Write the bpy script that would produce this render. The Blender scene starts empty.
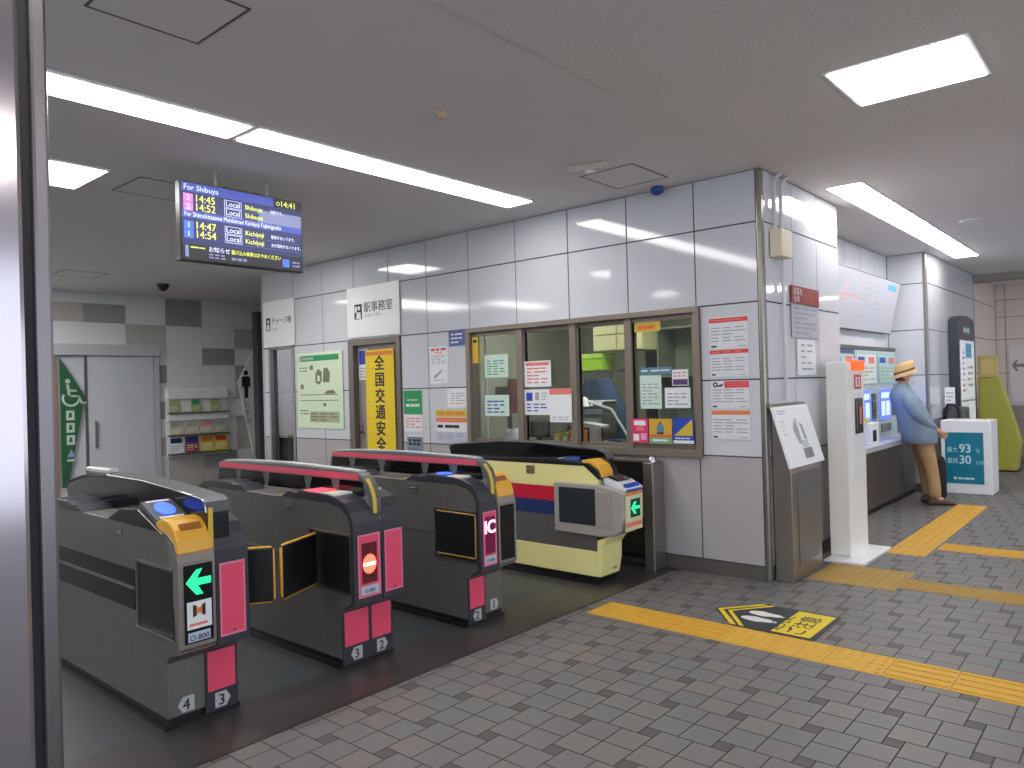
import bpy, bmesh, math, random
from mathutils import Vector, Matrix
random.seed(7)
SC = bpy.context.scene
COL = SC.collection
V = Vector

# ------------------------------------------------------------------ materials
def lin(c):
    return tuple(((v/255)/12.92 if v/255 <= .04045 else (((v/255)+.055)/1.055)**2.4) for v in c) + (1,)
MATS = {}
def mat(name, rgb, rough=.5, metal=0, emit=None, noise=0, scale=20, bump=0, bscale=60, spec=.5, aniso=None, alpha=None, coat=0):
    if name in MATS: return MATS[name]
    m = bpy.data.materials.new(name); m.use_nodes = True
    nt = m.node_tree; b = nt.nodes['Principled BSDF']
    c = lin(rgb)
    b.inputs['Base Color'].default_value = c
    b.inputs['Roughness'].default_value = rough
    b.inputs['Metallic'].default_value = metal
    b.inputs['Specular IOR Level'].default_value = spec
    if coat:
        b.inputs['Coat Weight'].default_value = coat; b.inputs['Coat Roughness'].default_value = .05
    tc = None
    if noise or bump:
        tc = nt.nodes.new('ShaderNodeTexCoord')
    if noise:
        n = nt.nodes.new('ShaderNodeTexNoise'); n.inputs['Scale'].default_value = scale; n.inputs['Detail'].default_value = 4
        mp = nt.nodes.new('ShaderNodeMapping')
        if aniso: mp.inputs['Scale'].default_value = aniso
        nt.links.new(tc.outputs['Object'], mp.inputs['Vector']); nt.links.new(mp.outputs['Vector'], n.inputs['Vector'])
        mx = nt.nodes.new('ShaderNodeMix'); mx.data_type = 'RGBA'
        mx.inputs['A'].default_value = tuple(max(0, v*(1-noise)) for v in c[:3]) + (1,)
        mx.inputs['B'].default_value = tuple(min(1, v*(1+noise)) for v in c[:3]) + (1,)
        nt.links.new(n.outputs['Fac'], mx.inputs['Factor']); nt.links.new(mx.outputs['Result'], b.inputs['Base Color'])
    if bump:
        n2 = nt.nodes.new('ShaderNodeTexNoise'); n2.inputs['Scale'].default_value = bscale; n2.inputs['Detail'].default_value = 3
        bp = nt.nodes.new('ShaderNodeBump'); bp.inputs['Strength'].default_value = bump; bp.inputs['Distance'].default_value = .01
        nt.links.new(tc.outputs['Object'], n2.inputs['Vector']); nt.links.new(n2.outputs['Fac'], bp.inputs['Height'])
        nt.links.new(bp.outputs['Normal'], b.inputs['Normal'])
    if emit:
        b.inputs['Emission Color'].default_value = c; b.inputs['Emission Strength'].default_value = emit
    if alpha is not None:
        b.inputs['Alpha'].default_value = alpha
    MATS[name] = m
    return m

PANEL = mat('white_enamel_panel', (202,204,210), .07, noise=.02, scale=1.5)
PANEL2 = mat('grey_enamel_panel', (172,167,168), .28, noise=.03, scale=1.5)
JOINT = mat('panel_joint', (78,78,82), .7)
BASEB = mat('grey_skirting', (88,84,80), .4, noise=.08, scale=6)
CEIL = mat('ceiling_plaster', (224,219,219), .9, noise=.03, scale=3)
CEIL2 = mat('ceiling_speckled_board', (223,218,216), .9, noise=.12, scale=45, bump=.25, bscale=70)
STEEL = mat('brushed_stainless', (150,146,140), .30, .85, noise=.10, scale=6, aniso=(1,1,12))
STEELD = mat('gate_stainless', (120,118,114), .38, .6, noise=.10, scale=5, aniso=(10,10,1))
STEELB = mat('bright_stainless', (200,198,200), .16, 1)
MIRR = mat('post_stainless', (190,182,188), .14, 1, noise=.03, scale=3)
FRAME = mat('window_bronze_frame', (136,126,116), .4, .5)
BLACK = mat('black_plastic', (20,20,22), .35)
BLACKG = mat('gloss_black', (10,10,12), .1)
DARK = mat('charcoal_plastic', (52,52,60), .3, noise=.05, scale=8)
DGREY = mat('dark_grey_paint', (84,86,88), .45)
MGREY = mat('mid_grey_plastic', (140,136,130), .4)
PINK = mat('pink_signal_film', (226,72,104), .45)
PINKE = mat('pink_frame_film', (222,120,150), .4)
RAIL = mat('pink_rail_film', (206,80,100), .35)
YEL = mat('yellow_plastic', (226,168,56), .35)
YELB = mat('yellow_stripe', (208,180,60), .45)
WHITE = mat('white_paint', (234,234,234), .35)
PAPER = mat('white_paper', (226,228,230), .6)
PAPERG = mat('pale_green_paper', (200,222,210), .55)
INK = mat('black_ink', (30,30,34), .5)
INKG = mat('grey_ink', (158,161,167), .6)
INKD = mat('dark_grey_ink', (92,94,100), .6)
RED = mat('red_print', (214,60,60), .5)
REDL = mat('light_red_print', (222,120,110), .5)
ORANGE = mat('orange_print', (222,130,50), .5)
GREEN = mat('green_print', (26,150,90), .45)
GREEND = mat('dark_green_sign', (36,92,58), .4)
BLUE = mat('blue_print', (40,70,170), .45)
NAVY = mat('navy_stripe', (32,48,100), .4)
CREAM = mat('cream_enamel', (232,224,152), .35, noise=.03, scale=4)
CRIM = mat('crimson_stripe', (196,28,56), .35)
TEAL = mat('teal_sign_face', (18,122,146), .35)
OLIVE = mat('lime_olive_paint', (168,166,66), .45)
TACT = mat('tactile_yellow', (208,160,46), .6, noise=.10, scale=14, bump=.2, bscale=90)
TACTD = mat('tactile_worn_yellow', (170,136,60), .65, noise=.14, scale=14)
def em(name, rgb, s): return mat(name, rgb, .5, emit=s)
E_GREEN = em('green_led', (30,226,130), 1.1)
E_RED = em('red_led', (255,70,50), 4)
E_REDC = em('red_led_core', (255,220,190), 5)
E_PINK = em('magenta_led', (255,170,225), 2.2)
E_BLUE = em('blue_reader_glow', (60,96,235), 1.1)
E_RREAD = em('red_reader_glow', (240,70,90), 1.0)

# ------------------------------------------------------------------ mesh builder
_tc = {}
def text_mesh(s, bold):
    k = (s, 0)
    if k not in _tc:
        c = bpy.data.curves.new('t', 'FONT'); c.body = s; c.size = 1; c.resolution_u = 3
        o = bpy.data.objects.new('t', c)
        me = bpy.data.meshes.new_from_object(o)
        vs = [v.co.copy() for v in me.vertices]; fs = [tuple(p.vertices) for p in me.polygons]
        bpy.data.objects.remove(o); bpy.data.meshes.remove(me)
        _tc[k] = (vs, fs)
    return _tc[k]

class MB:
    def __init__(s): s.v = []; s.f = []; s.m = []; s.mats = []; s.sm = []
    def mi(s, m):
        if m not in s.mats: s.mats.append(m)
        return s.mats.index(m)
    def add(s, vs, fs, m, smooth=False):
        b = len(s.v); i = s.mi(m)
        s.v += [V(p) for p in vs]
        for f in fs: s.f.append([b+k for k in f]); s.m.append(i); s.sm.append(smooth)
        return s
    def box(s, x0, x1, y0, y1, z0, z1, m):
        vs = [(x,y,z) for z in (z0,z1) for y in (y0,y1) for x in (x0,x1)]
        return s.add(vs, [(0,2,3,1),(4,5,7,6),(0,1,5,4),(2,6,7,3),(0,4,6,2),(1,3,7,5)], m)
    def obox(s, c, R, U, N, w, h, d, m):
        """box centred at c with half axes R*w/2 U*h/2 N*d/2"""
        c = V(c); R = V(R); U = V(U); N = V(N)
        vs = [c+R*(a*w/2)+U*(b*h/2)+N*(e*d/2) for e in (-1,1) for b in (-1,1) for a in (-1,1)]
        return s.add(vs, [(0,2,3,1),(4,5,7,6),(0,1,5,4),(2,6,7,3),(0,4,6,2),(1,3,7,5)], m)
    def prism(s, pts, ax, a, b, m, msides=None):
        """pts: 2-D polygon; ax 'y': pts are (x,z) extruded a..b in y; 'x': (y,z); 'z': (x,y)"""
        def P(p, t):
            return {'y': (p[0],t,p[1]), 'x': (t,p[0],p[1]), 'z': (p[0],p[1],t)}[ax]
        n = len(pts); vs = [P(p,a) for p in pts]+[P(p,b) for p in pts]
        s.add(vs, [tuple(range(n)), tuple(range(2*n-1,n-1,-1))], m)
        s.add(vs, [(i,(i+1)%n,n+(i+1)%n,n+i) for i in range(n)], msides or m)
        return s
    def quad(s, a, b, c, d, m): return s.add([a,b,c,d], [(0,1,2,3)], m)
    def tube(s, pts, r, m, seg=8, cap=True, radii=None):
        pts = [V(p) for p in pts]; n = len(pts); vs = []
        prev = None
        for i, p in enumerate(pts):
            d = (pts[min(i+1,n-1)]-pts[max(i-1,0)]).normalized()
            if prev is None:
                u = d.orthogonal().normalized()
            else:
                u = (prev - d*prev.dot(d)).normalized()
            prev = u; w = d.cross(u); rr = radii[i] if radii else r
            vs += [p+(u*math.cos(t)+w*math.sin(t))*rr for t in [2*math.pi*k/seg for k in range(seg)]]
        fs = [(i*seg+k, i*seg+(k+1)%seg, (i+1)*seg+(k+1)%seg, (i+1)*seg+k) for i in range(n-1) for k in range(seg)]
        s.add(vs, fs, m, True)
        if cap: s.add([vs[k] for k in range(seg)], [tuple(reversed(range(seg)))], m); s.add(vs[-seg:], [tuple(range(seg))], m)
        return s
    def loft(s, rings, m, cap=True, smooth=True):
        n = len(rings[0]); vs = [p for r in rings for p in r]
        fs = [(i*n+k, i*n+(k+1)%n, (i+1)*n+(k+1)%n, (i+1)*n+k) for i in range(len(rings)-1) for k in range(n)]
        s.add(vs, fs, m, smooth)
        if cap: s.add(rings[0], [tuple(reversed(range(n)))], m, smooth); s.add(rings[-1], [tuple(range(n))], m, smooth)
        return s
    def text(s, t, o, R, U, size, m, bold=0, align='l', sx=1):
        vs, fs = text_mesh(t, bold)
        if not vs: return s
        xs = [v.x for v in vs]; w = max(xs)-min(xs)
        off = {'l':-min(xs), 'c':-(min(xs)+w/2), 'r':-max(xs)}[align]
        o = V(o); R = V(R); U = V(U)
        N = R.cross(U)
        for q_, (dx, dy) in enumerate(((-1,-.6),(1,-.6),(-1,.6),(1,.6)) if bold > .0045 else ((-.6,0),(.6,0)) if bold else ((0,0),)):
            s.add([o+N*(.00025*q_)+R*((v.x+off+dx*bold)*size*sx)+U*((v.y+dy*bold)*size) for v in vs], fs, m)
        return s
    def build(s, name, parent=None, bevel=0, sub=0, fixn=True):
        off = V((0,0,0)); p = parent
        while p is not None: off += p.location; p = p.parent
        me = bpy.data.meshes.new(name)
        me.from_pydata([v-off for v in s.v], [], s.f)
        for m in s.mats: me.materials.append(m)
        for p_, i, sm in zip(me.polygons, s.m, s.sm): p_.material_index = i; p_.use_smooth = sm
        me.validate()
        o = bpy.data.objects.new(name, me); COL.objects.link(o); o.parent = parent
        if bevel:
            bm = bmesh.new(); bm.from_mesh(me); bmesh.ops.remove_doubles(bm, verts=bm.verts, dist=1e-5)
            bmesh.ops.recalc_face_normals(bm, faces=bm.faces); bm.to_mesh(me); bm.free()
            b = o.modifiers.new('bevel', 'BEVEL'); b.width = bevel; b.segments = 2; b.limit_method = 'ANGLE'; b.angle_limit = .6
        if sub:
            b = o.modifiers.new('sub', 'SUBSURF'); b.levels = sub; b.render_levels = sub
        return o

def tag(o, label, cat, group=None, kind=None):
    o['label'] = label; o['category'] = cat
    if group: o['group'] = group
    if kind: o['kind'] = kind
    return o
def thing(name, label, cat, loc, group=None):
    o = bpy.data.objects.new(name, None); COL.objects.link(o); o.location = loc; o.empty_display_size = .1
    return tag(o, label, cat, group)
def struct(o): o['kind'] = 'structure'; return o

X = V((1,0,0)); Y = V((0,1,0)); Z = V((0,0,1))

class Sheet:
    """flat sheet with width, height along R, U; printed marks sit a fraction of a mm proud"""
    def __init__(s, o, R, U, w, h, base, t=.004):
        s.o = V(o); s.R = V(R).normalized(); s.U = V(U).normalized(); s.N = s.R.cross(s.U); s.w = w; s.h = h; s.mb = MB(); s.k = 1
        s.t = t
        s.mb.obox(s.o+s.R*w/2+s.U*h/2+s.N*t/2, s.R, s.U, s.N, w, h, t, base)
    def P(s, u, v): s.k += 1; return s.o+s.R*(u*s.w)+s.U*(v*s.h)+s.N*(s.t+.0004+.00008*(s.k % 40)*0+.0006*s.lay)
    lay = 0
    def rect(s, u0, v0, u1, v1, m, lay=0):
        s.lay = lay
        s.mb.quad(s.P(u0,v0), s.P(u1,v0), s.P(u1,v1), s.P(u0,v1), m); return s
    def poly(s, pts, m, lay=0):
        s.lay = lay
        s.mb.add([s.P(*p) for p in pts], [tuple(range(len(pts)))], m); return s
    def disc(s, u, v, r, m, lay=0, n=20, e=1):
        return s.poly([(u+r/s.w*math.cos(a), v+e*r/s.h*math.sin(a)) for a in [2*math.pi*k/n for k in range(n)]], m, lay)
    def lines(s, u0, v0, u1, v1, n, m, fill=.4, lay=1, br=3):
        for i in range(n):
            vc = v1-(i+.5)*(v1-v0)/n; hh = (v1-v0)/n*fill/2
            u = u0
            for k in range(br):
                e = min(u1, u+(u1-u0)/br*random.uniform(.6,.98))
                s.rect(u, vc-hh, e, vc+hh, m, lay); u = u0+(u1-u0)/br*(k+1)
                if i % 3 == 2 and k == br-2: break
        return s
    def text(s, t, u, v, size, m, bold=0, align='l', lay=1, sx=1):
        s.lay = lay
        s.mb.text(t, s.P(u,v), s.R, s.U, size, m, bold, align, sx); return s
    def build(s, name, parent=None): return s.mb.build(name, parent)

# ------------------------------------------------------------------ camera
q = (0.7131281006846542, 0.003170199444117646, -0.026923567250074144, 752.46)
cy, sy, cp, sp = math.cos(q[0]), math.sin(q[0]), math.cos(q[1]), math.sin(q[1])
f = V((-sy*cp, cy*cp, sp)); r = V((cy, sy, 0)); u = r.cross(f)
r2 = r*math.cos(q[2])+u*math.sin(q[2]); u2 = -r*math.sin(q[2])+u*math.cos(q[2])
cam = bpy.data.cameras.new('camera'); co = bpy.data.objects.new('camera', cam); COL.objects.link(co)
co.matrix_world = Matrix(((r2.x,u2.x,-f.x,0),(r2.y,u2.y,-f.y,0),(r2.z,u2.z,-f.z,1.5),(0,0,0,1)))
cam.sensor_width = 36; cam.lens = q[3]/1024*36; cam.clip_start = .05
SC.camera = co

# ------------------------------------------------------------------ room constants
YW = 5.434      # office wall face
XC = -2.223     # corner / wing wall face
ZC = 3.07       # ceiling
ZR = [.108, .92, 1.505, 2.085, 2.68, ZC]
XE = -2.98      # edge between paved floor and gate floor
XB = -12.14     # back wall

# ------------------------------------------------------------------ floor
PAV = [mat('paver_grey_a', (112,108,106), .5, noise=.08, scale=30), mat('paver_grey_b', (109,106,106), .5, noise=.08, scale=30),
       mat('paver_grey_c', (115,110,106), .5, noise=.08, scale=30), mat('paver_grey_d', (107,108,107), .5, noise=.08, scale=30)]
PAVD = mat('paver_dark', (86,82,80), .55, noise=.1, scale=30)
GROUT = mat('paver_grout', (74,72,70), .8)
fl = MB(); fl.box(XE, 8, -5, 16.2, -.06, -.002, GROUT)
L, S, g = .302, .073, .0035
ox, oy = -2.378-L-S/2, 2.963-S/2
for i in range(-45, 60):
    for j in range(-45, 60):
        bx, by = ox+i*L-j*S, oy+i*S+j*L
        if bx < XE-.4 or bx > 5.5 or by < -2.5 or by > 16: continue
        for (a, b, w, m) in [(0,0,L/2,None),(L/2,0,L/2,None),(0,L/2,L/2,None),(L/2,L/2,L/2,None),(L,0,S,PAVD)]:
            x0, x1 = bx+a+g, bx+a+w-g; y0, y1 = by+b+g, by+b+w-g
            x0 = max(x0, XE)
            if x1 <= x0+.005: continue
            fl.quad((x0,y0,0),(x1,y0,0),(x1,y1,0),(x0,y1,0), m or random.choice(PAV))
o = struct(fl.build('floor'))
gf = MB(); GF = mat('gate_floor_dark', (62,59,57), .34, noise=.08, scale=5); GMAT = mat('gate_floor_bluish', (60,66,70), .4, noise=.12, scale=7)
gf.box(-16, XE-.03, -5, 12, -.06, 0, GF)
for (a, b) in [(-.4,1.40),(1.96,2.36),(2.9,3.26),(3.8,4.5),(4.98,5.2)]:
    gf.quad((-12,a,.0006),(-3.42,a,.0006),(-3.42,b,.0006),(-12,b,.0006), GMAT)
struct(gf.build('floor'))
t = MB().box(XE-.03, XE, -3, YW, -.05, .004, mat('floor_edge_strip', (54,50,46), .4))
struct(t.build('trim_1'))

# tactile paving
def tactile(name, label, x0, y0, nx, ny, kinds, bars='x', m=TACT, group='yellow tactile paving tiles', s=.3):
    mb = MB(); gp = .002
    for i in range(nx):
        for j in range(ny):
            a, b = x0+i*s, y0+j*s
            mb.box(a+gp, a+s-gp, b+gp, b+s-gp, -.001, .003, m)
            if kinds(i, j) == 'bar':
                for k in range(4):
                    c = (k+.5)*s/4; w = .0115
                    if bars == 'x': mb.box(a+.012, a+s-.012, b+c-w, b+c+w, .003, .0075, m)
                    else: mb.box(a+c-w, a+c+w, b+.012, b+s-.012, .003, .0075, m)
            else:
                for k in range(5):
                    for l in range(5):
                        cx, cy_ = a+(k+.5)*s/5, b+(l+.5)*s/5
                        mb.loft([[(cx+rr*math.cos(t_), cy_+rr*math.sin(t_), z_) for t_ in [2*math.pi*n/8 for n in range(8)]] for rr, z_ in ((.014,.003),(.009,.0075))], m, True, False)
    return tag(mb.build(name), label, 'tactile paving')
tactile('tactile_paving', 'long yellow tactile strip running from the ticket gates across the foreground', -2.9+.0, 4.035, 20, 1,
        lambda i, j: 'dot' if i in (0,3,4,5,8,9,14) else 'bar')
tactile('tactile_paving', 'worn brownish yellow tactile strip leading right from the patch near the white pillar', -1.448, 5.79, 16, 1, lambda i,j: 'bar', m=TACTD)
tactile('tactile_paving', 'square patch of worn tactile tiles in front of the white pillar', -2.05, 5.69, 2, 2, lambda i,j: 'dot', m=TACTD)
tactile('tactile_paving', 'bright yellow tactile strip leading away towards the teal sign box', -1.82, 6.9, 1, 10, lambda i,j: 'bar', bars='y')
tactile('tactile_paving', 'narrow yellow tactile strip crossing right beyond the white pillar', -1.5, 7.25, 16, 1, lambda i,j: 'bar')

# ------------------------------------------------------------------ ceiling
w = MB().box(-12.1, -3.6, -1.9, -1.8, 0, ZC, mat('light_blocker_grey',(150,150,148),.6)); struct(w.build('wall_light_blocker'))  # unseen wall added to keep low side light off the nearest gate
c = MB().box(-16, -2.2, -3, 16.2, ZC, ZC+.1, CEIL); struct(c.build('ceiling'))
c = MB().box(-2.2, 6, -3, 16.2, ZC-.006, ZC+.1, CEIL2); struct(c.build('ceiling'))
c = MB().box(-2.25, 6, 13.85, 14.1, 2.955, ZC-.006, mat('beam_paint', (150,148,140), .7)); struct(c.build('trim_2'))

# ------------------------------------------------------------------ wall panel helper
def panel(mb, pl, c, u0, u1, z0, z1, m, th=.006, g=.0058):
    """pl 'y-': wall faces -y at y=c ; 'x+': faces +x at x=c"""
    u0 += g; u1 -= g; z0 += g; z1 -= g
    if u1 <= u0: return
    if pl == 'y-': mb.box(u0, u1, c-th+.006, c+.012, z0, z1, m)
    elif pl == 'y+': mb.box(u0, u1, c-.012, c+th-.006, z0, z1, m)
    else: mb.box(c-.012, c+th-.006, u0, u1, z0, z1, m)

# office wall (openings: passage, door, window)
w = MB()
XS = [-9.06,-8.35,-7.72,-7.1,-6.48,-5.86,-5.24,-4.62,-4.0,-3.385,-2.765,-2.26]
for z0, z1 in ((2.68,ZC),(2.085,2.68)):
    for a, b in zip(XS, XS[1:]): panel(w, 'y-', YW, a, b, z0, z1, PANEL)
low = [(-9.06,-8.92),(-8.35,-7.72),(-7.72,-7.22),(-6.29,-5.86),(-5.86,-5.28),(-2.735,-2.26)]
for a, b in low:
    panel(w, 'y-', YW, a, b, 1.505, 2.085, PANEL); panel(w, 'y-', YW, a, b, .92, 1.505, PANEL)
lowb = low[:5]+[(-5.28,-4.62),(-4.62,-4.0),(-4.0,-3.385),(-3.385,-2.765),(-2.765,-2.26)]
for a, b in lowb:
    panel(w, 'y-', YW, a, b, .108, .92, PANEL2)
    w.box(a, b, YW-.004, YW+.05, 0, .104, BASEB)
# backing
for (a, b, z0, z1) in [(-9.06,-2.24,2.09,ZC),(-9.06,-8.92,0,2.09),(-8.35,-7.22,0,2.09),(-6.29,-5.27,0,2.09),(-5.27,-2.74,0,.915),(-2.74,-2.24,0,2.09)]:
    w.box(a, b, YW+.008, YW+.11, z0, z1, JOINT)
struct(w.build('wall_office'))
# end of office wall turning back at the left
w = MB()
for z0, z1, m in zip([0]+ZR[1:-1], ZR[1:], [PANEL2,PANEL,PANEL,PANEL,PANEL]):
    for a, b in ((YW,6.4),): panel(w, 'x+', -9.06, a, b, z0, z1, m)
w.box(-9.1, -9.068, YW, 7.6, 0, ZC, PANEL2); struct(w.build('wall_end'))
# corner post
w = MB().box(-2.262, XC+.003, YW-.004, YW+.055, 0, ZC, STEEL); struct(w.build('trim_3', bevel=.012))
# wing wall (ticket machine side)
w = MB(); YS = [5.49,6.04,6.6,7.17]
for z0, z1, m in zip([.108]+ZR[1:-1], ZR[1:], [PANEL2,PANEL,PANEL,PANEL,PANEL]):
    for a, b in zip(YS, YS[1:]): panel(w, 'x+', XC, a, b, z0, z1, m)
w.box(XC-.12, XC-.01, 5.49, 7.18, 0, ZC, JOINT); w.box(XC-.02, XC, 5.49, 7.18, 0, .104, BASEB)
w.box(XC-.49, XC-.1, 7.1, 7.18, 0, ZC, PANEL)
struct(w.build('wall_wing'))
# bay
XBY = -2.71
w = MB(); YS = [7.18,7.75,8.35,8.95,9.55,10.15,10.7]
for z0, z1, m in zip(ZR[:-1], ZR[1:], [PANEL2,PANEL,PANEL,PANEL,PANEL]):
    for a, b in zip(YS, YS[1:]): panel(w, 'x+', XBY, a, b, z0, z1, m)
w.box(XBY-.1, XBY-.01, 7.18, 10.8, 0, ZC, JOINT)
struct(w.build('wall_bay'))
w = MB()
for z0, z1, m in zip(ZR[:-1], ZR[1:], [PANEL2,PANEL,PANEL,PANEL,PANEL]): panel(w, 'y-', 10.7, XBY, -2.27, z0, z1, m)
w.box(XBY, -2.26, 10.708, 10.8, 0, ZC, JOINT); struct(w.build('wall_return'))
w = MB().box(-2.29, -2.245, 10.692, 10.75, 0, ZC-.007, STEEL); struct(w.build('trim_4', bevel=.01))
w = MB(); YS = [10.75,12.3,13.84]
for z0, z1, m in zip(ZR[:-1], ZR[1:], [PANEL2,PANEL,PANEL,PANEL,PANEL]):
    for a, b in zip(YS, YS[1:]): panel(w, 'x+', -2.25, a, b, z0, z1, m)
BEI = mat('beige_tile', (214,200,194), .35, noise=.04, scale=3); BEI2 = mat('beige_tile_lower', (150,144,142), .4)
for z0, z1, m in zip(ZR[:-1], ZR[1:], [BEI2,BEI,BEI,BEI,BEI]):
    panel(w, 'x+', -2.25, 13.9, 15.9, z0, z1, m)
w.box(-2.4, -2.26, 10.75, 15.95, 0, ZC, JOINT); struct(w.build('wall_side'))
w = MB(); ux = [-2.25,-2.1,-1.5,-.9,-.3,.3,.9,1.5,2.1,2.7,3.3,3.9,4.5,5.1,5.9]
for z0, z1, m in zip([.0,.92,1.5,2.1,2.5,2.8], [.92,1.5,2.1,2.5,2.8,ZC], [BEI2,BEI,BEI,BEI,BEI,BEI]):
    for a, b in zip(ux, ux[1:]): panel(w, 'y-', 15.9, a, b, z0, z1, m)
w.box(-2.4, 6, 15.908, 16, 0, ZC, mat('beige_joint',(150,126,122),.7)); struct(w.build('wall_far'))

# back wall with patchwork tiles
w = MB()
TA = mat('backwall_tile_pale', (222,222,222), .5, noise=.03, scale=4); TB = mat('backwall_tile_beige', (182,178,172), .5, noise=.06, scale=12)
TC = mat('backwall_tile_grey', (150,152,152), .5, noise=.06, scale=12); TD = mat('backwall_tile_warm', (176,168,170), .5, noise=.05, scale=12)
spec = {(4.32,2.63):TC,(4.92,2.34):TB,(5.54,2.63):TC,(5.54,2.9):TC,(6.14,1.99):TC,(6.72,2.28):TB,(6.72,1.7):TC,(5.22,1.7):TC,(5.22,1.1):TC,(6.52,1.4):TD,(4.32,2.34):TA}
cols = [3.1,3.72,4.32,4.92,5.54,6.14,6.72,7.1]
rows = [0,.25,.54,.83,1.12,1.41,1.7,1.99,2.28,2.63,2.92,ZC]
pat = {(2,9):TC,(3,8):TB,(4,9):TC,(4,10):TC,(5,7):TC,(6,8):TB,(6,6):TC,(3,6):TC,(3,4):TC,(6,5):TD,(3,2):TB,(4,1):TB,(4,0):TB,(5,1):TC,(6,3):TB,(1,9):TB,(0,8):TC,(6,2):TB,(5,0):TB}
for i in range(len(cols)-1):
    for j in range(len(rows)-1):
        panel(w, 'x+', XB, cols[i], cols[i+1], rows[j], rows[j+1], pat.get((i,j), TA), g=.0015)
w.box(XB-.1, XB-.008, -3, 12, 0, ZC, TA); struct(w.build('wall_back'))
# outer shell behind the passage
struct(MB().box(-12, -6.3, 8.9, 9.0, 0, ZC, PANEL2).build('wall_rear'))

# accessible toilet sliding door on the back wall
DPAN = mat('grey_door_panel', (196,200,204), .4, noise=.02, scale=3)
DFR = mat('door_frame_grey', (186,188,190), .45)
d = thing('door_1', 'wide grey sliding door of the accessible toilet on the far left wall', 'door', (XB,4.6,0)); del d['label']; del d['category']; struct(d)
mb = MB().box(XB, XB+.09, 3.86, 5.4, 2.13, 2.30, DFR).box(XB, XB+.05, 5.32, 5.4, 0, 2.13, DFR).box(XB, XB+.05, 3.86, 3.93, 0, 2.13, mat('orange_brown_jamb', (150,116,98), .5))
mb.build('door_frame', d, .004)
MB().box(XB+.01, XB+.045, 4.335, 5.31, .01, 2.12, DPAN).build('door_leaf', d, .004)
MB().box(XB+.005, XB+.02, 3.93, 4.30, .01, 2.12, DPAN).build('fixed_panel', d)
MB().box(XB+.004, XB+.05, 4.30, 4.335, .0, 2.125, DGREY).build('door_edge', d)
MB().box(XB+.045, XB+.075, 4.42, 4.45, .75, 1.15, STEEL).build('door_handle', d, .005)
s = MB()
s.prism([(3.96,2.1),(4.29,1.53),(4.03,.2),(3.96,.2)], 'x', XB+.05, XB+.065, GREEND)
xx = XB+.0665
def wheelchair(mb, x, y, z, k, m):
    n = 14
    ring = [(y+k*.16*math.cos(a), z+k*.16*math.sin(a)) for a in [math.radians(150+i*16) for i in range(n)]]
    inn = [(y+k*.12*math.cos(a), z+k*.12*math.sin(a)) for a in [math.radians(150+i*16) for i in range(n)]]
    mb.add([(x,)+p for p in ring]+[(x,)+p for p in inn], [(i,i+1,n+i+1,n+i) for i in range(n-1)], m)
    mb.add([(x,y-.05*k+.045*k*math.cos(a),z+.32*k+.045*k*math.sin(a)) for a in [i*math.pi/6 for i in range(12)]], [tuple(range(12))], m)
    for p in ([(-.08,.26),(-.03,.26),(0,.02),(-.05,.02)], [(-.05,.06),(.14,.06),(.14,.02),(-.05,.02)], [(.1,.06),(.14,.06),(.22,-.12),(.18,-.13)], [(.18,-.13),(.27,-.1),(.26,-.07),(.18,-.09)], [(-.05,.17),(.1,.15),(.1,.12),(-.05,.13)]):
        mb.add([(x,y+k*a,z+k*b) for a,b in p], [(0,1,2,3)], m)
MILK = mat('pale_sign_print', (190,208,196), .5)
wheelchair(s, xx, 4.10, 1.50, .78, MILK)
for zz in (1.18,1.0,.82):
    s.quad((xx,4.03,zz),(xx,4.14,zz),(xx,4.14,zz+.14),(xx,4.03,zz+.14), MILK)
    s.quad((xx+.001,4.06,zz+.04),(xx+.001,4.11,zz+.04),(xx+.001,4.10,zz+.11),(xx+.001,4.07,zz+.11), GREEND)
s.add([(xx,4.03,.64),(xx,4.14,.64),(xx,4.085,.76)], [(0,1,2)], mat('pale_blue_print', (130,160,190), .5))
s.quad((xx,4.03,.58),(xx,4.14,.58),(xx,4.14,.61),(xx,4.03,.61), MILK)
tag(s.build('toilet_sign'), 'dark green triangular sign with white wheelchair symbol on the toilet door', 'sign')
# toilet sign, white triangle
s = MB(); x0 = XB+.02
s.prism([(7.03,2.22),(6.74,1.70),(6.76,1.62),(7.0,.45),(7.03,.45)], 'x', x0, x0+.04, WHITE)
x0 += .0412
s.add([(x0,6.885+.045*math.cos(a),1.86+.045*math.sin(a)) for a in [i*math.pi/6 for i in range(12)]], [tuple(range(12))], INK)
for p in ([(-.06,1.80),(.06,1.80),(.06,1.62),(-.06,1.62)],[(-.04,1.62),(.04,1.62),(.035,1.42),(-.035,1.42)],[(-.08,1.79),(-.06,1.79),(-.06,1.6),(-.08,1.6)],[(.06,1.79),(.08,1.79),(.08,1.6),(.06,1.6)]):
    s.add([(x0,6.885+a,b) for a,b in p], [(0,1,2,3)], INK)
for k, ch in enumerate('お手洗'):
    s.text(ch, (x0,6.9,1.26-.14*k), Y, Z, .13, INKG, .01, 'c')
tag(s.build('toilet_sign'), 'white triangular toilet sign with black figure beside the dark column', 'sign')
w = MB().box(-12.1, -11.95, 7.045, 7.3, 0, 2.93, mat('dark_column', (88,92,94), .5)); struct(w.build('trim_5'))

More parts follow.
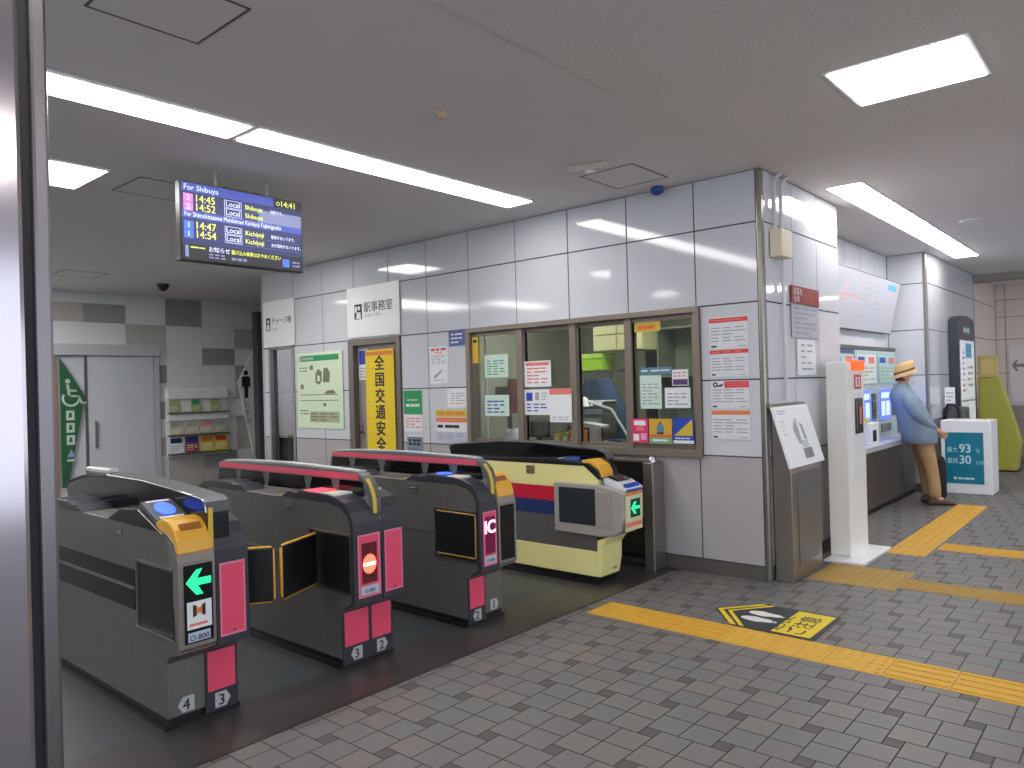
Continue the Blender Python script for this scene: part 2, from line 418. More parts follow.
# leaflet rack
rk = thing('leaflet_rack', 'white wall rack of leaflets between the toilet door and the toilet sign', 'rack', (XB,6.0,.54))
mb = MB().box(XB, XB+.03, 5.50, 6.54, .50, 1.62, WHITE)
mb.build('back_board', rk, .004)
for z0 in (1.44,1.14-.05): MB().box(XB+.03, XB+.09, 5.51, 6.53, z0, z0+.13, WHITE).build('header_board', rk, .003)
for z0 in (1.22,.86,.56): MB().box(XB+.03, XB+.13, 5.51, 6.53, z0-.02, z0, STEEL).build('shelf', rk)
LG = mat('leaflet_green', (160,180,110), .5); LY = mat('leaflet_yellow', (214,200,70), .5); LK = mat('leaflet_khaki', (196,190,160), .5)
def leaflet(y, z, wd, h, m, m2, label, nm='leaflet'):
    s = Sheet((XB+.075,y,z), Y, V((-.14,0,1)), wd, h, m, .004)
    s.rect(.08,.62,.92,.92, m2); s.lines(.1,.1,.9,.5,3,PAPER if m is not PAPER else INKG)
    tag(s.build(nm), label, 'leaflet', None)
for i, (y, lab) in enumerate([(5.54,'leftmost green and white leaflet on the top shelf of the rack'),(5.90,'middle green and white leaflet on the top shelf of the rack'),(6.23,'rightmost green and white leaflet on the top shelf of the rack')]):
    leaflet(y, 1.225, .15, .20, LG, GREEN if i==1 else LG, lab)
for i, (y, m2, lab) in enumerate([(5.54,INKG,'cream leaflet at the left end of the middle shelf'),(5.80,INKG,'cream leaflet second from left on the middle shelf'),(6.04,REDL,'cream leaflet with a reddish picture on the middle shelf'),(6.28,INKG,'cream leaflet at the right end of the middle shelf')]):
    leaflet(y, .865, .21, .20, LK, m2, lab)
for i, (y, m, m2, lab) in enumerate([(5.53,PAPER,NAVY,'white and navy leaflet on the bottom shelf of the rack'),(5.79,mat('leaflet_maroon', (150,60,70), .5),BLUE,'maroon and blue leaflet on the bottom shelf'),(6.05,LY,ORANGE,'yellow leaflet left of another yellow one on the bottom shelf'),(6.29,LY,RED,'yellow and red leaflet at the right end of the bottom shelf')]):
    leaflet(y, .565, .22, .26, m, m2, lab)

# passage opening left of the map: inner walls, bench
w = MB().box(-8.94, -8.9, YW-.01, YW+.04, 0, 2.1, STEEL).box(-8.40, -8.35, YW-.01, YW+.15, 0, 2.1, STEEL).box(-8.94, -8.35, YW-.01, YW+.15, 2.07, 2.11, STEEL)
struct(w.build('door_2'))
w = MB()
for z0, z1 in ((.92,1.5),(1.5,2.09)): w.box(-9.05, -8.3, 6.405, 6.41, z0+.004, z1-.004, PANEL)
w.box(-9.05, -8.3, 6.405, 6.41, .0, .916, PANEL2); w.box(-9.05, -8.3, 6.41, 6.5, 0, 2.5, JOINT)
w.box(-8.34, -8.3, YW+.12, 6.4, 0, 2.4, PANEL)
struct(w.build('wall_passage'))
cc = thing('wall_counter', 'dark topped small counter seen through the narrow passage opening', 'counter', (-8.9,6.0,0))
MB().box(-9.04, -8.74, 5.56, 6.35, .90, .94, mat('counter_taupe',(150,144,132),.5)).build('counter_top', cc, .004)
MB().box(-9.04, -8.80, 5.62, 6.35, .0, .90, DGREY).build('counter_body', cc, .004)
MB().prism([(5.70,.94),(5.95,.94),(5.95,1.30),(5.90,1.30)], 'x', -8.80, -8.76, MGREY).build('side_guard', cc)

# office door
d = bpy.data.objects.new('door_3', None); COL.objects.link(d); d.location = (-6.75,YW,0); struct(d)
DRM = mat('office_door_taupe', (150,142,138), .45); DRF = mat('office_door_frame', (112,104,96), .4, .3)
mb = MB().box(-7.215, -7.12, YW-.02, YW+.12, 0, 2.085, DRF).box(-6.36, -6.295, YW-.02, YW+.12, 0, 2.085, DRF).box(-7.12, -6.36, YW-.02, YW+.12, 2.02, 2.085, DRF)
mb.build('door_frame', d, .003)
MB().box(-7.12, -6.36, YW+.055, YW+.10, .01, 2.02, DRM).build('door_leaf', d)
MB().tube([(-7.05,YW+.055,1.02),(-7.05,YW+.0,1.02),(-6.95,YW+.0,1.02)], .009, STEELB).box(-7.075,-7.025,YW+.048,YW+.056,.95,1.12,STEEL).build('door_handle', d)
# banner
bn = Sheet((-6.955,YW-.005+.04,.5), X, Z, .50, 1.46, mat('banner_yellow', (240,208,36), .6), .003)
for i, ch in enumerate('全国交通安全運動'):
    bn.text(ch, .5, (1.30-.185*i-.06)/1.46, .175, INK, .03, 'c')
bn.rect(.02,.955,.98,.985, ORANGE); 
for i in range(7): bn.rect(0, (.10+.19*i)/1.46, 1, (.104+.19*i)/1.46, mat('banner_fold', (214,184,40), .6))
tag(bn.build('safety_banner'), 'tall yellow banner with black Japanese characters hanging on the office door', 'banner')
s = Sheet((-7.10,YW+.05,1.62), X, Z, .17, .36, PAPER, .002); s.lay=0
s.rect(.05,.5,.95,.95,BLUE); s.lines(.1,.05,.9,.42,4,INKG)
tag(s.build('door_notice'), 'small blue and white notice at the top left of the office door', 'notice')
s = Sheet((-6.42,YW+.048,1.56), X, Z, .11, .13, PAPER, .004); s.lines(.1,.2,.9,.8,2,INKG)
tag(s.build('door_card'), 'small white card at the right edge of the office door', 'card')

# ------------------------------------------------------------------ office window and interior
wn = bpy.data.objects.new('window_1', None); COL.objects.link(wn); wn.location = (-4.0,YW,0); struct(wn)
mb = MB()
fx0, fx1, fz0, fz1 = -5.28, -2.735, .90, 2.09
mb.box(fx0, fx1, YW-.03, YW+.12, fz1-.045, fz1, FRAME).box(fx0, fx1, YW-.045, YW+.12, fz0, fz0+.06, FRAME)
mb.box(fx0, fx0+.05, YW-.03, YW+.12, fz0+.06, fz1-.045, FRAME).box(fx1-.05, fx1, YW-.03, YW+.12, fz0+.06, fz1-.045, FRAME)
mb.build('window_frame', wn, .004)
mull = [-4.60,-3.975,-3.40]
for x0 in mull:
    MB().box(x0-.03, x0+.035, YW-.01, YW+.09, fz0+.06, fz1-.045, FRAME).build('mullion', wn, .003)
GL = bpy.data.materials.new('window_glass'); GL.use_nodes = True
nt = GL.node_tree; nt.nodes.clear()
out = nt.nodes.new('ShaderNodeOutputMaterial'); mx = nt.nodes.new('ShaderNodeMixShader'); tr = nt.nodes.new('ShaderNodeBsdfTransparent'); gl = nt.nodes.new('ShaderNodeBsdfGlossy')
tr.inputs[0].default_value = (.86,.90,.88,1); gl.inputs['Roughness'].default_value = .02; gl.inputs[0].default_value = (1,1,1,1)
fr = nt.nodes.new('ShaderNodeFresnel'); fr.inputs['IOR'].default_value = 1.45
nt.links.new(fr.outputs[0], mx.inputs[0]); nt.links.new(tr.outputs[0], mx.inputs[1]); nt.links.new(gl.outputs[0], mx.inputs[2]); nt.links.new(mx.outputs[0], out.inputs[0])
edges = [fx0+.05]+mull+[fx1-.05]
for a, b in zip(edges, edges[1:]):
    y = YW+.03 if a in (edges[0], edges[3]) else YW+.06
    pn = MB().box(a+.03, b-.03, y, y+.006, fz0+.06, fz1-.045, GL).build('glass_pane', wn)
    MB().box(a+.0, a+.035, y-.012, y+.018, fz0+.06, fz1-.045, FRAME).box(b-.035, b+.0, y-.012, y+.018, fz0+.06, fz1-.045, FRAME).box(a+.03, b-.03, y-.012, y+.018, fz1-.085, fz1-.045, FRAME).box(a+.03, b-.03, y-.012, y+.018, fz0+.06, fz0+.09, FRAME).build('sash', wn)
# room behind
OW = mat('office_wall_paint', (168,170,150), .8); OF = mat('office_floor', (110,108,100), .7)
w = MB().box(-6.25, -2.85, 8.6, 8.7, 0, 2.6, OW).box(-6.3, -6.2, 5.55, 8.6, 0, 2.6, OW).box(-2.9, -2.80, 7.18, 8.6, 0, 2.6, OW).box(-2.37, -2.345, 5.55, 7.1, 0, 2.6, OW).box(-2.8,-2.37,7.03,7.09,0,2.6,OW)
struct(w.build('wall_office_interior'))
struct(MB().box(-6.3, -2.85, 5.55, 8.7, 2.6, 2.65, mat('office_ceiling', (200,200,190), .8)).box(-2.85, -2.37, 5.55, 7.03, 2.6, 2.65, mat('office_ceiling', (200,200,190), .8)).build('ceiling'))
def light_panel(x0, x1, y0, y1, z, s, label, name='ceiling_light', rim=.02, group=None, rgb=(255,252,250), cat='ceiling light'):
    o = thing(name, label, cat, ((x0+x1)/2,(y0+y1)/2,z), group)
    f_ = MB()
    f_.box(x0-rim, x0, y0-rim, y1+rim, z-.012, z, WHITE).box(x1, x1+rim, y0-rim, y1+rim, z-.012, z, WHITE).box(x0, x1, y0-rim, y0, z-.012, z, WHITE).box(x0, x1, y1, y1+rim, z-.012, z, WHITE)
    f_.build('frame', o)
    MB().box(x0, x1, y0, y1, z-.017, z-.001, em('diffuser_%g' % s, rgb, s)).build('diffuser', o)
light_panel(-5.6, -5.0, 6.3, 6.9, 2.6, 13, 'small ceiling lamp inside the office seen through the left window', name='office_lamp')
light_panel(-4.0, -3.2, 6.0, 6.6, 2.6, 13, 'ceiling lamp inside the office above the desk', name='office_lamp')

# inner counter, furniture and things in the office
ds = thing('office_desk', 'long office counter just behind the ticket window', 'desk', (-4,5.9,0))
MB().box(-6.1, -2.45, 5.56, 6.30, .88, .92, mat('desk_top_brown', (120,96,76), .5)).build('desk_top', ds, .004)
MB().box(-6.1, -2.45, 5.62, 6.1, 0, .88, MGREY).build('desk_body', ds)
def shelf_unit(name, label, x0, x1, y0, y1, z1, m, n, cat='cabinet'):
    o = thing(name, label, cat, ((x0+x1)/2,(y0+y1)/2,0))
    MB().box(x0, x0+.02, y0, y1, 0, z1, m).box(x1-.02, x1, y0, y1, 0, z1, m).box(x0+.02, x1-.02, y1-.02, y1, 0, z1, m).build('carcass', o)
    for k in range(n+1): MB().box(x0+.02, x1-.02, y0, y1-.02, z1*k/n-(.02 if k else 0), z1*k/n+(0 if k else .02), m).build('shelf', o)
    return o
shelf_unit('office_shelf', 'grey open shelf standing against the office back wall', -4.9, -3.9, 8.2, 8.58, 2.0, mat('shelf_grey', (130,132,126), .5), 5)
cab = thing('wall_cabinet', 'pale yellow cabinet high on the wall seen through the third window bay', 'cabinet', (-4.5,7.2,1.9))
YC = mat('pale_yellow_cabinet', (216,212,160), .5)
MB().box(-4.83, -4.20, 7.0, 7.35, 1.86, 2.5, YC).build('carcass', cab, .004)
for a in (-4.82,-4.51): MB().box(a, a+.30, 6.985, 7.0, 1.87, 2.03, YC).build('door', cab, .003); MB().box(a, a+.30, 6.985, 7.0, 2.045, 2.49, YC).build('door', cab, .003)
MB().box(-4.6, -4.4, 7.1, 7.3, 2.5, 2.6, STEEL).build('hanger', cab)
gb = thing('green_box', 'bright lime green box on the shelf seen through the third window bay', 'box', (-4.9,7.1,1.657))
MB().box(-5.06, -4.72, 7.0, 7.25, 1.657, 1.82, mat('lime_green_box', (170,214,50), .5)).build('box_body', gb, .004)
MB().box(-5.07, -4.71, 6.99, 7.26, 1.79, 1.84, mat('lime_green_lid', (188,224,90), .5)).build('lid', gb, .004)
hs = thing('hanging_shelf', 'thin steel shelf hanging in the office under the green box', 'shelf', (-4.9,7.1,0))
MB().box(-5.25, -4.45, 6.98, 7.28, 1.63, 1.655, STEEL).build('shelf_board', hs)
for a in (-5.23,-4.69): MB().box(a, a+.025, 7.1, 7.125, 0, 1.63, WHITE).build('post', hs)
# blue work jacket hung on rack
def drape(name, label, cx, cy_, ztop, w0, w1, h, m, cat='jacket'):
    mb = MB(); rings = []
    for i in range(9):
        t_ = i/8; ww = w0+(w1-w0)*min(1, t_*2.2); z_ = ztop-h*t_
        rings.append([V((cx+ww/2*math.cos(a), cy_+.10*(1+.25*math.sin(5*a+3*t_))*math.sin(a), z_)) for a in [2*math.pi*k/20 for k in range(20)]])
    mb.loft(rings, m); return tag(mb.build(name), label, cat)
drape('hanging_jacket', 'dark blue jacket shape hanging in the office behind the third window bay', -4.62, 6.75, 1.56, .30, .70, .64, mat('blue_cloth', (58,84,116), .8, noise=.3, scale=9))
drape('hanging_coat', 'dark red coat hanging in the office between the two left window sashes', -5.19, 6.05, 1.58, .06, .13, .36, mat('dark_red_cloth', (120,44,52), .8), 'coat')
mo = thing('office_monitor', 'black monitor on the office counter behind the paper notices', 'monitor', (-5.4,6.0,.92))
MB().box(-5.60, -5.27, 6.18, 6.22, 1.22, 1.50, BLACK).build('screen', mo, .006)
MB().box(-5.46, -5.42, 6.22, 6.25, .93, 1.32, BLACK).box(-5.56,-5.32,6.13,6.30,.92,.935,BLACK).build('stand', mo)
mo = thing('office_monitor', 'small dark monitor low behind the second window sash', 'monitor', (-4.9,6.05,.92))
MB().box(-5.03, -4.74, 6.02, 6.06, .97, 1.13, BLACK).build('screen', mo, .006)
MB().box(-4.92, -4.88, 6.05, 6.08, .92, 1.0, BLACK).box(-5.0,-4.8,5.98,6.14,.92,.93,BLACK).build('stand', mo)
pole = MB().tube([(-5.30,5.72,.92),(-5.30,5.72,2.55)], .014, WHITE); tag(pole.build('white_pole'), 'thin white vertical pole behind the leftmost window sash', 'pole')
lp = thing('desk_lamp', 'white jointed desk lamp with slanting arm in the third window bay', 'lamp', (-3.75,5.85,.92))
MB().loft([[V((-3.70+rr*math.cos(a),5.95+rr*math.sin(a),z_)) for a in [2*math.pi*k/20 for k in range(20)]] for rr,z_ in ((.09,.92),(.09,.94),(.03,.95))], WHITE).build('base', lp)
MB().tube([(-3.70,5.95,.94),(-3.92,5.95,1.26)], .012, WHITE).build('arm', lp)
MB().tube([(-3.92,5.95,1.26),(-4.20,5.95,1.34)], .012, WHITE).build('arm', lp)
MB().loft([[V((-4.24+rr*math.cos(a),5.95+rr*math.sin(a),z_)) for a in [2*math.pi*k/16 for k in range(16)]] for rr,z_ in ((.02,1.38),(.05,1.35),(.09,1.29))], WHITE, False).build('lamp_shade', lp)
pr = thing('receipt_printer', 'white card terminal on a stand on the counter in the third window bay', 'printer', (-3.9,5.75,.92))
MB().box(-4.02, -3.94, 5.72, 5.80, .92, 1.10, WHITE).build('stand', pr, .006)
MB().prism([(-4.09,1.10),(-3.88,1.10),(-3.88,1.12),(-4.09,1.15)], 'y', 5.70, 5.84, WHITE).build('terminal', pr)
pt = thing('paper_tray', 'stacked white letter trays on the office counter left of the slanting lamp', 'tray', (-4.2,6.15,.92))
for k in range(3):
    MB().box(-4.48, -4.08, 6.05, 6.28, 1.12+.09*k, 1.13+.09*k, WHITE).box(-4.48,-4.08,6.27,6.28,1.13+.09*k,1.16+.09*k,WHITE).build('tray_shelf', pt)
for a_ in (-4.48,-4.095): MB().box(a_, a_+.015, 6.05, 6.28, .92, 1.33, STEEL).build('tray_side', pt)
tag(MB().box(-4.45,-4.15,6.08,6.24,1.131,1.17,PAPER).build('paper_stack'), 'stack of white paper in the lowest letter tray behind the window', 'paper')
mz = thing('ticket_console', 'dark blue console with keys standing under the letter trays behind the window', 'console', (-4.3,5.95,.92))
MB().prism([(5.92,.92),(6.04,.92),(6.04,1.08),(5.99,1.10),(5.92,.98)], 'x', -4.46, -4.16, mat('dark_navy_plastic',(34,40,64),.4)).build('body', mz, .006)
MB().box(-4.42, -4.20, 5.985, 6.0, 1.095, 1.11, BLACKG).build('screen', mz)
tray = thing('leaflet_tray', 'low tray of folded red and white papers on the counter of the open window bay', 'tray', (-3.8,5.62,.92))
MB().box(-3.95, -3.6, 5.56, 5.70, .92, .935, mat('orange_wood', (190,110,60), .5)).build('tray', tray)
for k in range(5):
    m = [RED,PAPER,REDL,PAPER,BLUE][k]
    tag(MB().obox((-3.86+.045*k,5.62,.95+.012*k), V((1,.2*k,0)).normalized(), V((-.2*k,1,0)).normalized(), Z, .11, .08, .008, m).build('folded_leaflet'), ['red folded leaflet lying lowest in the counter tray','white folded leaflet in the counter tray above the red one','light red folded leaflet in the middle of the tray pile','white folded leaflet under the blue one on the tray','blue folded leaflet on top of the tray pile'][k], 'leaflet')
bg = MB(); rings = []
for i in range(6):
    t_ = i/5; rings.append([V((-4.98+(.21-.12*t_)*math.cos(a)*(1+.08*math.sin(3*a)), 5.80+.1*math.sin(a), .92+.14*t_+.02*math.sin(4*a)*t_)) for a in [2*math.pi*k/18 for k in range(18)]])
bg.loft(rings, PAPER); tag(bg.build('plastic_bag'), 'crumpled white bag on the counter behind the leftmost window', 'bag')
for k, (x0, m, lab) in enumerate([(-4.44,YELB,'yellow box file on the counter under the red topped poster'),(-4.345,LG,'green box file on the counter beside the yellow one'),(-4.25,ORANGE,'orange box file at the right end of the counter row')]):
    tag(MB().box(x0, x0+.085, 5.72, 5.9, .92, 1.03+.02*k, m).box(x0+.02,x0+.065,5.718,5.72,.95,1.01,PAPER).build('box_file'), lab, 'file')
shelf_unit('file_cabinet', 'tall pale metal cabinet behind the rightmost window pane', -4.20, -3.75, 7.3, 7.7, 2.1, mat('green_grey_metal', (130,138,120), .5), 4)
cur = MB(); n = 24
for i in range(n):
    a = -3.55+.026*i; b = a+.026
    cur.quad((a,7.0+.02*math.sin(i*1.3),.95),(b,7.0+.02*math.sin((i+1)*1.3),.95),(b,7.0+.02*math.sin((i+1)*1.3),2.5),(a,7.0+.02*math.sin(i*1.3),2.5), mat('grey_blind', (140,148,150), .7))
tag(cur.build('office_blind'), 'grey hanging blind behind the upper right of the rightmost window', 'blind')

# ------------------------------------------------------------------ notices
def notice(name, label, x0, x1, z0, z1, y, base=PAPER, cat='notice', fn=None):
    s = Sheet((x0,y,z0), X, Z, x1-x0, z1-z0, base, .003)
    if fn: fn(s)
    return tag(s.build(name), label, cat)
yo = YW-.003; yg = YW+.025

def doc(hd=None, n=6, ink=INKG, box=None):
    def fn(s):
        if hd: s.rect(.06,.82,.94,.95,hd)
        s.lines(.1,.1,.9,.78,n,ink)
        if box: s.rect(*box[0], box[1], 2)
    return fn
notice('paper_notice', 'pale green printed notice, upper one on the leftmost window', -5.07,-4.765,1.59,1.815, yg, PAPERG, fn=doc(None,6,GREEN))
notice('paper_notice', 'pale blue-green printed notice, lower one on the leftmost window', -5.08,-4.765,1.215,1.42, yg, PAPERG, fn=doc(None,4,BLUE))
notice('paper_notice', 'white notice with pink heading on the second window sash', -4.56,-4.245,1.49,1.73, yg, PAPER, fn=doc(REDL,5,REDL))
notice('paper_notice', 'white notice with two small pictures under the pink headed one', -4.565,-4.265,1.228,1.465, yg, PAPER, fn=lambda s:(s.rect(.07,.55,.32,.88,BLUE),s.rect(.42,.58,.58,.88,INKG),s.lines(.68,.55,.9,.9,3,INKG),s.lines(.08,.1,.9,.48,3,BLUE)))
notice('payment_poster', 'white poster with salmon red heading on the window mullion', -4.232,-3.985,1.165,1.47, YW-.02, PAPER, fn=lambda s:(s.rect(0,.82,1,1,REDL),s.lines(.1,.05,.9,.18,2,INKG)))
notice('yellow_strip', 'narrow yellow sticker strip at the upper left of the window', -5.215,-5.135,1.74,2.0, yg-.02, YELB, fn=lambda s:(s.rect(.2,.78,.8,.9,INK),s.rect(.2,.1,.8,.6,YEL)))
notice('paper_notice', 'pale green tall notice, left one on the rightmost window', -3.305,-3.105,1.285,1.56, yg, PAPERG, fn=doc(None,7,INKG))
notice('heading_strip', 'dark blue-grey heading strip above the notices on the rightmost window', -3.305,-3.0,1.565,1.625, yg, mat('slate_print',(90,130,150),.5), fn=lambda s:s.lines(.05,.3,.95,.8,1,PAPER))
notice('paper_notice', 'small white card with purple print at the right of the window', -3.005,-2.86,1.47,1.60, yg, PAPER, fn=lambda s:(s.rect(.05,.05,.95,.4,mat('purple_print',(90,60,110),.5)),s.lines(.1,.5,.9,.9,2,REDL)))
notice('paper_notice', 'white landscape notice on the right of the rightmost window', -3.075,-2.845,1.29,1.455, yg, PAPER, fn=doc(None,4,INKG))
notice('small_poster', 'magenta and white poster low on the rightmost window', -3.36,-3.205,1.005,1.205, YW-.035, mat('magenta_print',(208,48,110),.5), fn=lambda s:(s.rect(.15,.72,.85,.92,PAPER),s.rect(.3,.5,.75,.68,REDL),s.rect(.1,.08,.45,.36,PAPER),s.rect(.55,.12,.9,.4,mat('pink_print',(226,150,190),.5))))
notice('small_poster', 'ochre poster with dark bell shaped figure low on the window', -3.195,-2.985,1.005,1.205, YW-.035, mat('ochre_print',(206,160,50),.5), fn=lambda s:(s.disc(.5,.6,.035,mat('slate_print',(90,130,150),.5),0,16,1.2),s.rect(.35,.38,.65,.45,INK,1),s.rect(.46,.8,.54,.88,INK,1),s.rect(.0,.28,1,.34,RED,1),s.rect(0,0,1,.26,mat('sage_print',(130,160,120),.5),1),s.lines(.15,.06,.85,.2,1,PAPER,.5,2)))
notice('small_poster', 'blue and yellow poster at the lower right corner of the window', -2.975,-2.795,1.01,1.215, YW-.035, BLUE, fn=lambda s:(s.poly([(.05,.3),(.95,.3),(.95,.95)],YELB),s.rect(0,0,1,.12,PAPER),s.lines(.1,.14,.9,.26,1,PAPER)))
notice('yellow_header', 'yellow and red strip at the upper left of the rightmost window', -3.345,-3.1,1.925,2.0, yg, YELB, fn=lambda s:(s.rect(.1,.2,.8,.7,ORANGE),s.lines(.15,.3,.75,.6,1,RED)))
# wall notices
notice('platform_sign', 'white sign panel with black pictogram above the narrow passage', -9.03,-8.30,2.10,2.70, yo-.012, WHITE, 'sign', fn=lambda s:(s.rect(.10,.36,.24,.64,INK),s.disc(.17,.56,.022,PAPER,1),s.poly([(.12,.38),(.22,.38),(.2,.5),(.14,.5)],PAPER,1),s.text('チャージ機',.29,.5,.10,INKD,.01,sx=.92),s.text('Charge',.29,.36,.05,INKG)))
notice('station_office_sign', 'large white sign panel above the office door with Japanese characters', -7.21,-6.28,2.11,2.69, yo-.012, WHITE, 'sign', fn=lambda s:(s.rect(.15,.36,.30,.66,INK),s.disc(.24,.58,.025,PAPER,1),s.poly([(.18,.37),(.28,.37),(.27,.5),(.2,.5)],PAPER,1),s.rect(.16,.5,.2,.62,PAPER,1),s.text('駅事務室',.34,.50,.128,INKD,.012),s.text('Station Office',.35,.39,.055,INKG)))
CG = mat('map_pale_green',(214,232,200),.3)
def station_map(s):
    s.rect(.04,.03,.96,.97,CG); s.rect(.10,.885,.93,.96,GREEN,1); s.text('駅構内案内図',.13,.905,.04,PAPER,.003,lay=2)
    s.rect(.05,.875,.085,.955,LG,1)
    K = mat('map_khaki',(120,118,92),.5)
    s.poly([(.42,.60),(.50,.57),(.56,.62),(.56,.74),(.48,.78),(.42,.72)],K,1); s.poly([(.58,.60),(.72,.60),(.74,.72),(.68,.79),(.60,.78)],K,1)
    s.poly([(.46,.61),(.52,.62),(.52,.68),(.46,.70)],CG,2)
    s.rect(.30,.77,.37,.83,K,1); s.rect(.08,.52,.15,.58,K,1); s.poly([(.60,.45),(.86,.45),(.80,.50),(.66,.49)],K,1)
    s.lines(.06,.74,.24,.82,2,K); s.rect(.06,.435,.9,.445,K,1); s.rect(.06,.36,.9,.37,K,1); s.rect(.58,.29,.64,.33,K,1)
    s.lines(.06,.17,.26,.25,2,K); s.rect(.28,.08,.92,.22,mat('map_sage',(168,180,140),.4),1); s.lines(.3,.09,.9,.21,3,K,.4,2)
notice('station_map', 'pale green station map poster with a green heading left of the office door', -8.28,-7.335,1.05,1.985, yo-.006, CG, 'poster', fn=station_map)
notice('green_notice', 'green and white notice on the wall right of the office door', -6.26,-5.965,1.04,1.485, yo, PAPER, fn=lambda s:(s.rect(0,.42,1,1,GREEN),s.lines(.12,.6,.88,.68,1,PAPER,.8),s.lines(.2,.74,.8,.8,1,PAPER),s.lines(.1,.08,.9,.36,4,REDL)))
notice('photo_notice', 'small blue-grey picture notice under the green and white one', -6.22,-5.97,.78,1.0, yo, PAPER, fn=lambda s:(s.rect(0,0,1,.95,mat('photo_blue_grey',(120,134,150),.5)),s.lines(.1,.5,.9,.85,2,INK,.7),s.rect(.1,.1,.6,.4,mat('slate_print',(90,130,150),.5),1)))
notice('paper_notice', 'tall narrow white notice with red heading and sketch below the pale wall panel seam', -5.83,-5.56,1.55,1.935, yo, PAPER, fn=lambda s:(s.lines(.08,.88,.92,.96,1,RED,.8),s.lines(.3,.8,.7,.87,1,REDL,.7),s.lines(.1,.52,.9,.78,5,INKG),s.poly([(.2,.2),(.75,.4),(.6,.28),(.25,.12)],INKG,1),s.lines(.2,.06,.8,.12,1,INKG)))
notice('blue_plate', 'small dark blue plate at the top left corner outside the window', -5.535,-5.30,1.93,2.08, yo-.004, mat('slate_blue_plate',(66,84,150),.35), 'sign', fn=lambda s:s.lines(.15,.1,.85,.9,3,PAPER,.35))
notice('white_notice', 'white notice with a line drawing left of the window above the yellow headed one', -5.58,-5.31,1.30,1.495, yo, PAPER, fn=lambda s:(s.poly([(.1,.8),(.15,.95),(.17,.8)],INKG,1),s.lines(.2,.3,.95,.8,4,INKG),s.lines(.2,.15,.9,.28,1,REDL)))
notice('yellow_notice', 'yellow and orange headed white notice below the line drawing notice', -5.76,-5.31,.955,1.275, yo, PAPER, fn=lambda s:(s.rect(0,.78,1,1,YELB),s.lines(.05,.83,.95,.95,1,ORANGE,.8,1),s.rect(0,.60,1,.76,REDL),s.rect(.3,.62,1,.7,ORANGE,1),s.lines(.05,.4,.8,.54,1,INK,.7),s.rect(0,0,1,.3,mat('lilac_print',(190,190,214),.5)),s.lines(.05,.05,.95,.27,3,INKG)))
def wallposter(z0,z1,hd,lab,arrow=False):
    def fn(s):
        if arrow:
            s.rect(.36,.74,.99,.98,hd); s.lines(.42,.78,.95,.94,2,REDL,.4); s.disc(.12,.86,.02,INK,1); s.poly([(.16,.82),(.34,.9),(.3,.8),(.2,.78)],INK,1); s.disc(.12,.86,.009,PAPER,2)
        else:
            s.rect(0,.84,1,.98,hd); s.lines(.05,.87,.95,.95,1,REDL,.5)
        s.lines(.04,.2,.96,.72,5,INKG,.35); s.lines(.04,.04,.2,.12,1,INK,.7,br=1); s.lines(.75,.04,.97,.1,1,INKG,.5,br=1)
    notice('rules_notice', lab, -2.655,-2.345,z0,z1,yo,mat('plain_poster_white',(216,217,222),.45),fn=fn)
wallposter(1.745,1.985,RED,'topmost red headed white notice on the panel beside the wall corner')
wallposter(1.53,1.74,RED,'second red headed white notice down beside the wall corner')
wallposter(1.285,1.50,mat('pink_red_print',(220,60,80),.5),'white notice with a black key shaped mark and a red block beside the corner',True)
wallposter(1.05,1.275,ORANGE,'lowest notice with an orange brown heading beside the wall corner')

# wing wall notices (facing +x)
def xnotice(name, label, y0, y1, z0, z1, x, base, cat='notice', fn=None, t=.003):
    s = Sheet((x,y0,z0), Y, Z, y1-y0, z1-z0, base, t)
    if fn: fn(s)
    return tag(s.build(name), label, cat)
MAR = mat('maroon_sign',(138,42,44),.4)
xnotice('maroon_sign', 'dark maroon sign plate with white characters high on the wing wall', 5.955,6.585,2.105,2.245, XC+.006, MAR, 'sign', fn=lambda s:(s.text('お忘れ',.08,.52,.065,PAPER,.004),s.text('もの',.08,.1,.065,PAPER,.004),s.text('承り所',.45,.25,.08,mat('dull_red_print',(180,90,84),.5),.0)), t=.012)
xnotice('grey_board', 'pale grey lettered board directly under the maroon sign', 5.965,6.585,1.83,2.10, XC+.006, mat('grey_board',(176,178,188),.4), fn=lambda s:s.lines(.08,.08,.95,.95,6,INKG,.45), t=.006)
xnotice('white_list', 'white paper list under the grey lettered board', 6.07,6.49,1.53,1.82, XC+.006, PAPER, fn=lambda s:s.lines(.2,.08,.85,.92,5,INKG,.3,br=2))
# conduits and box at corner
jb = thing('junction_box', 'beige junction box with white conduits rising to the ceiling near the corner', 'box', (XC,5.66,2.42))
MB().box(XC+.006, XC+.10, 5.57, 5.78, 2.42, 2.63, mat('beige_plastic',(222,206,186),.45)).build('box_body', jb, .008)
CW = mat('white_conduit',(206,200,198),.4)
MB().tube([(XC+.03,5.62,2.63),(XC+.03,5.62,2.98),(XC+.04,5.64,3.03),(XC+.06,5.68,3.06)], .014, CW).build('conduit', jb)
MB().tube([(XC+.03,5.75,2.63),(XC+.03,5.75,2.97),(XC+.04,5.78,3.03),(XC+.06,5.83,3.06)], .014, CW).build('conduit', jb)
MB().tube([(XC+.03,5.76,2.42),(XC+.03,5.76,1.34)], .014, CW).build('conduit', jb)

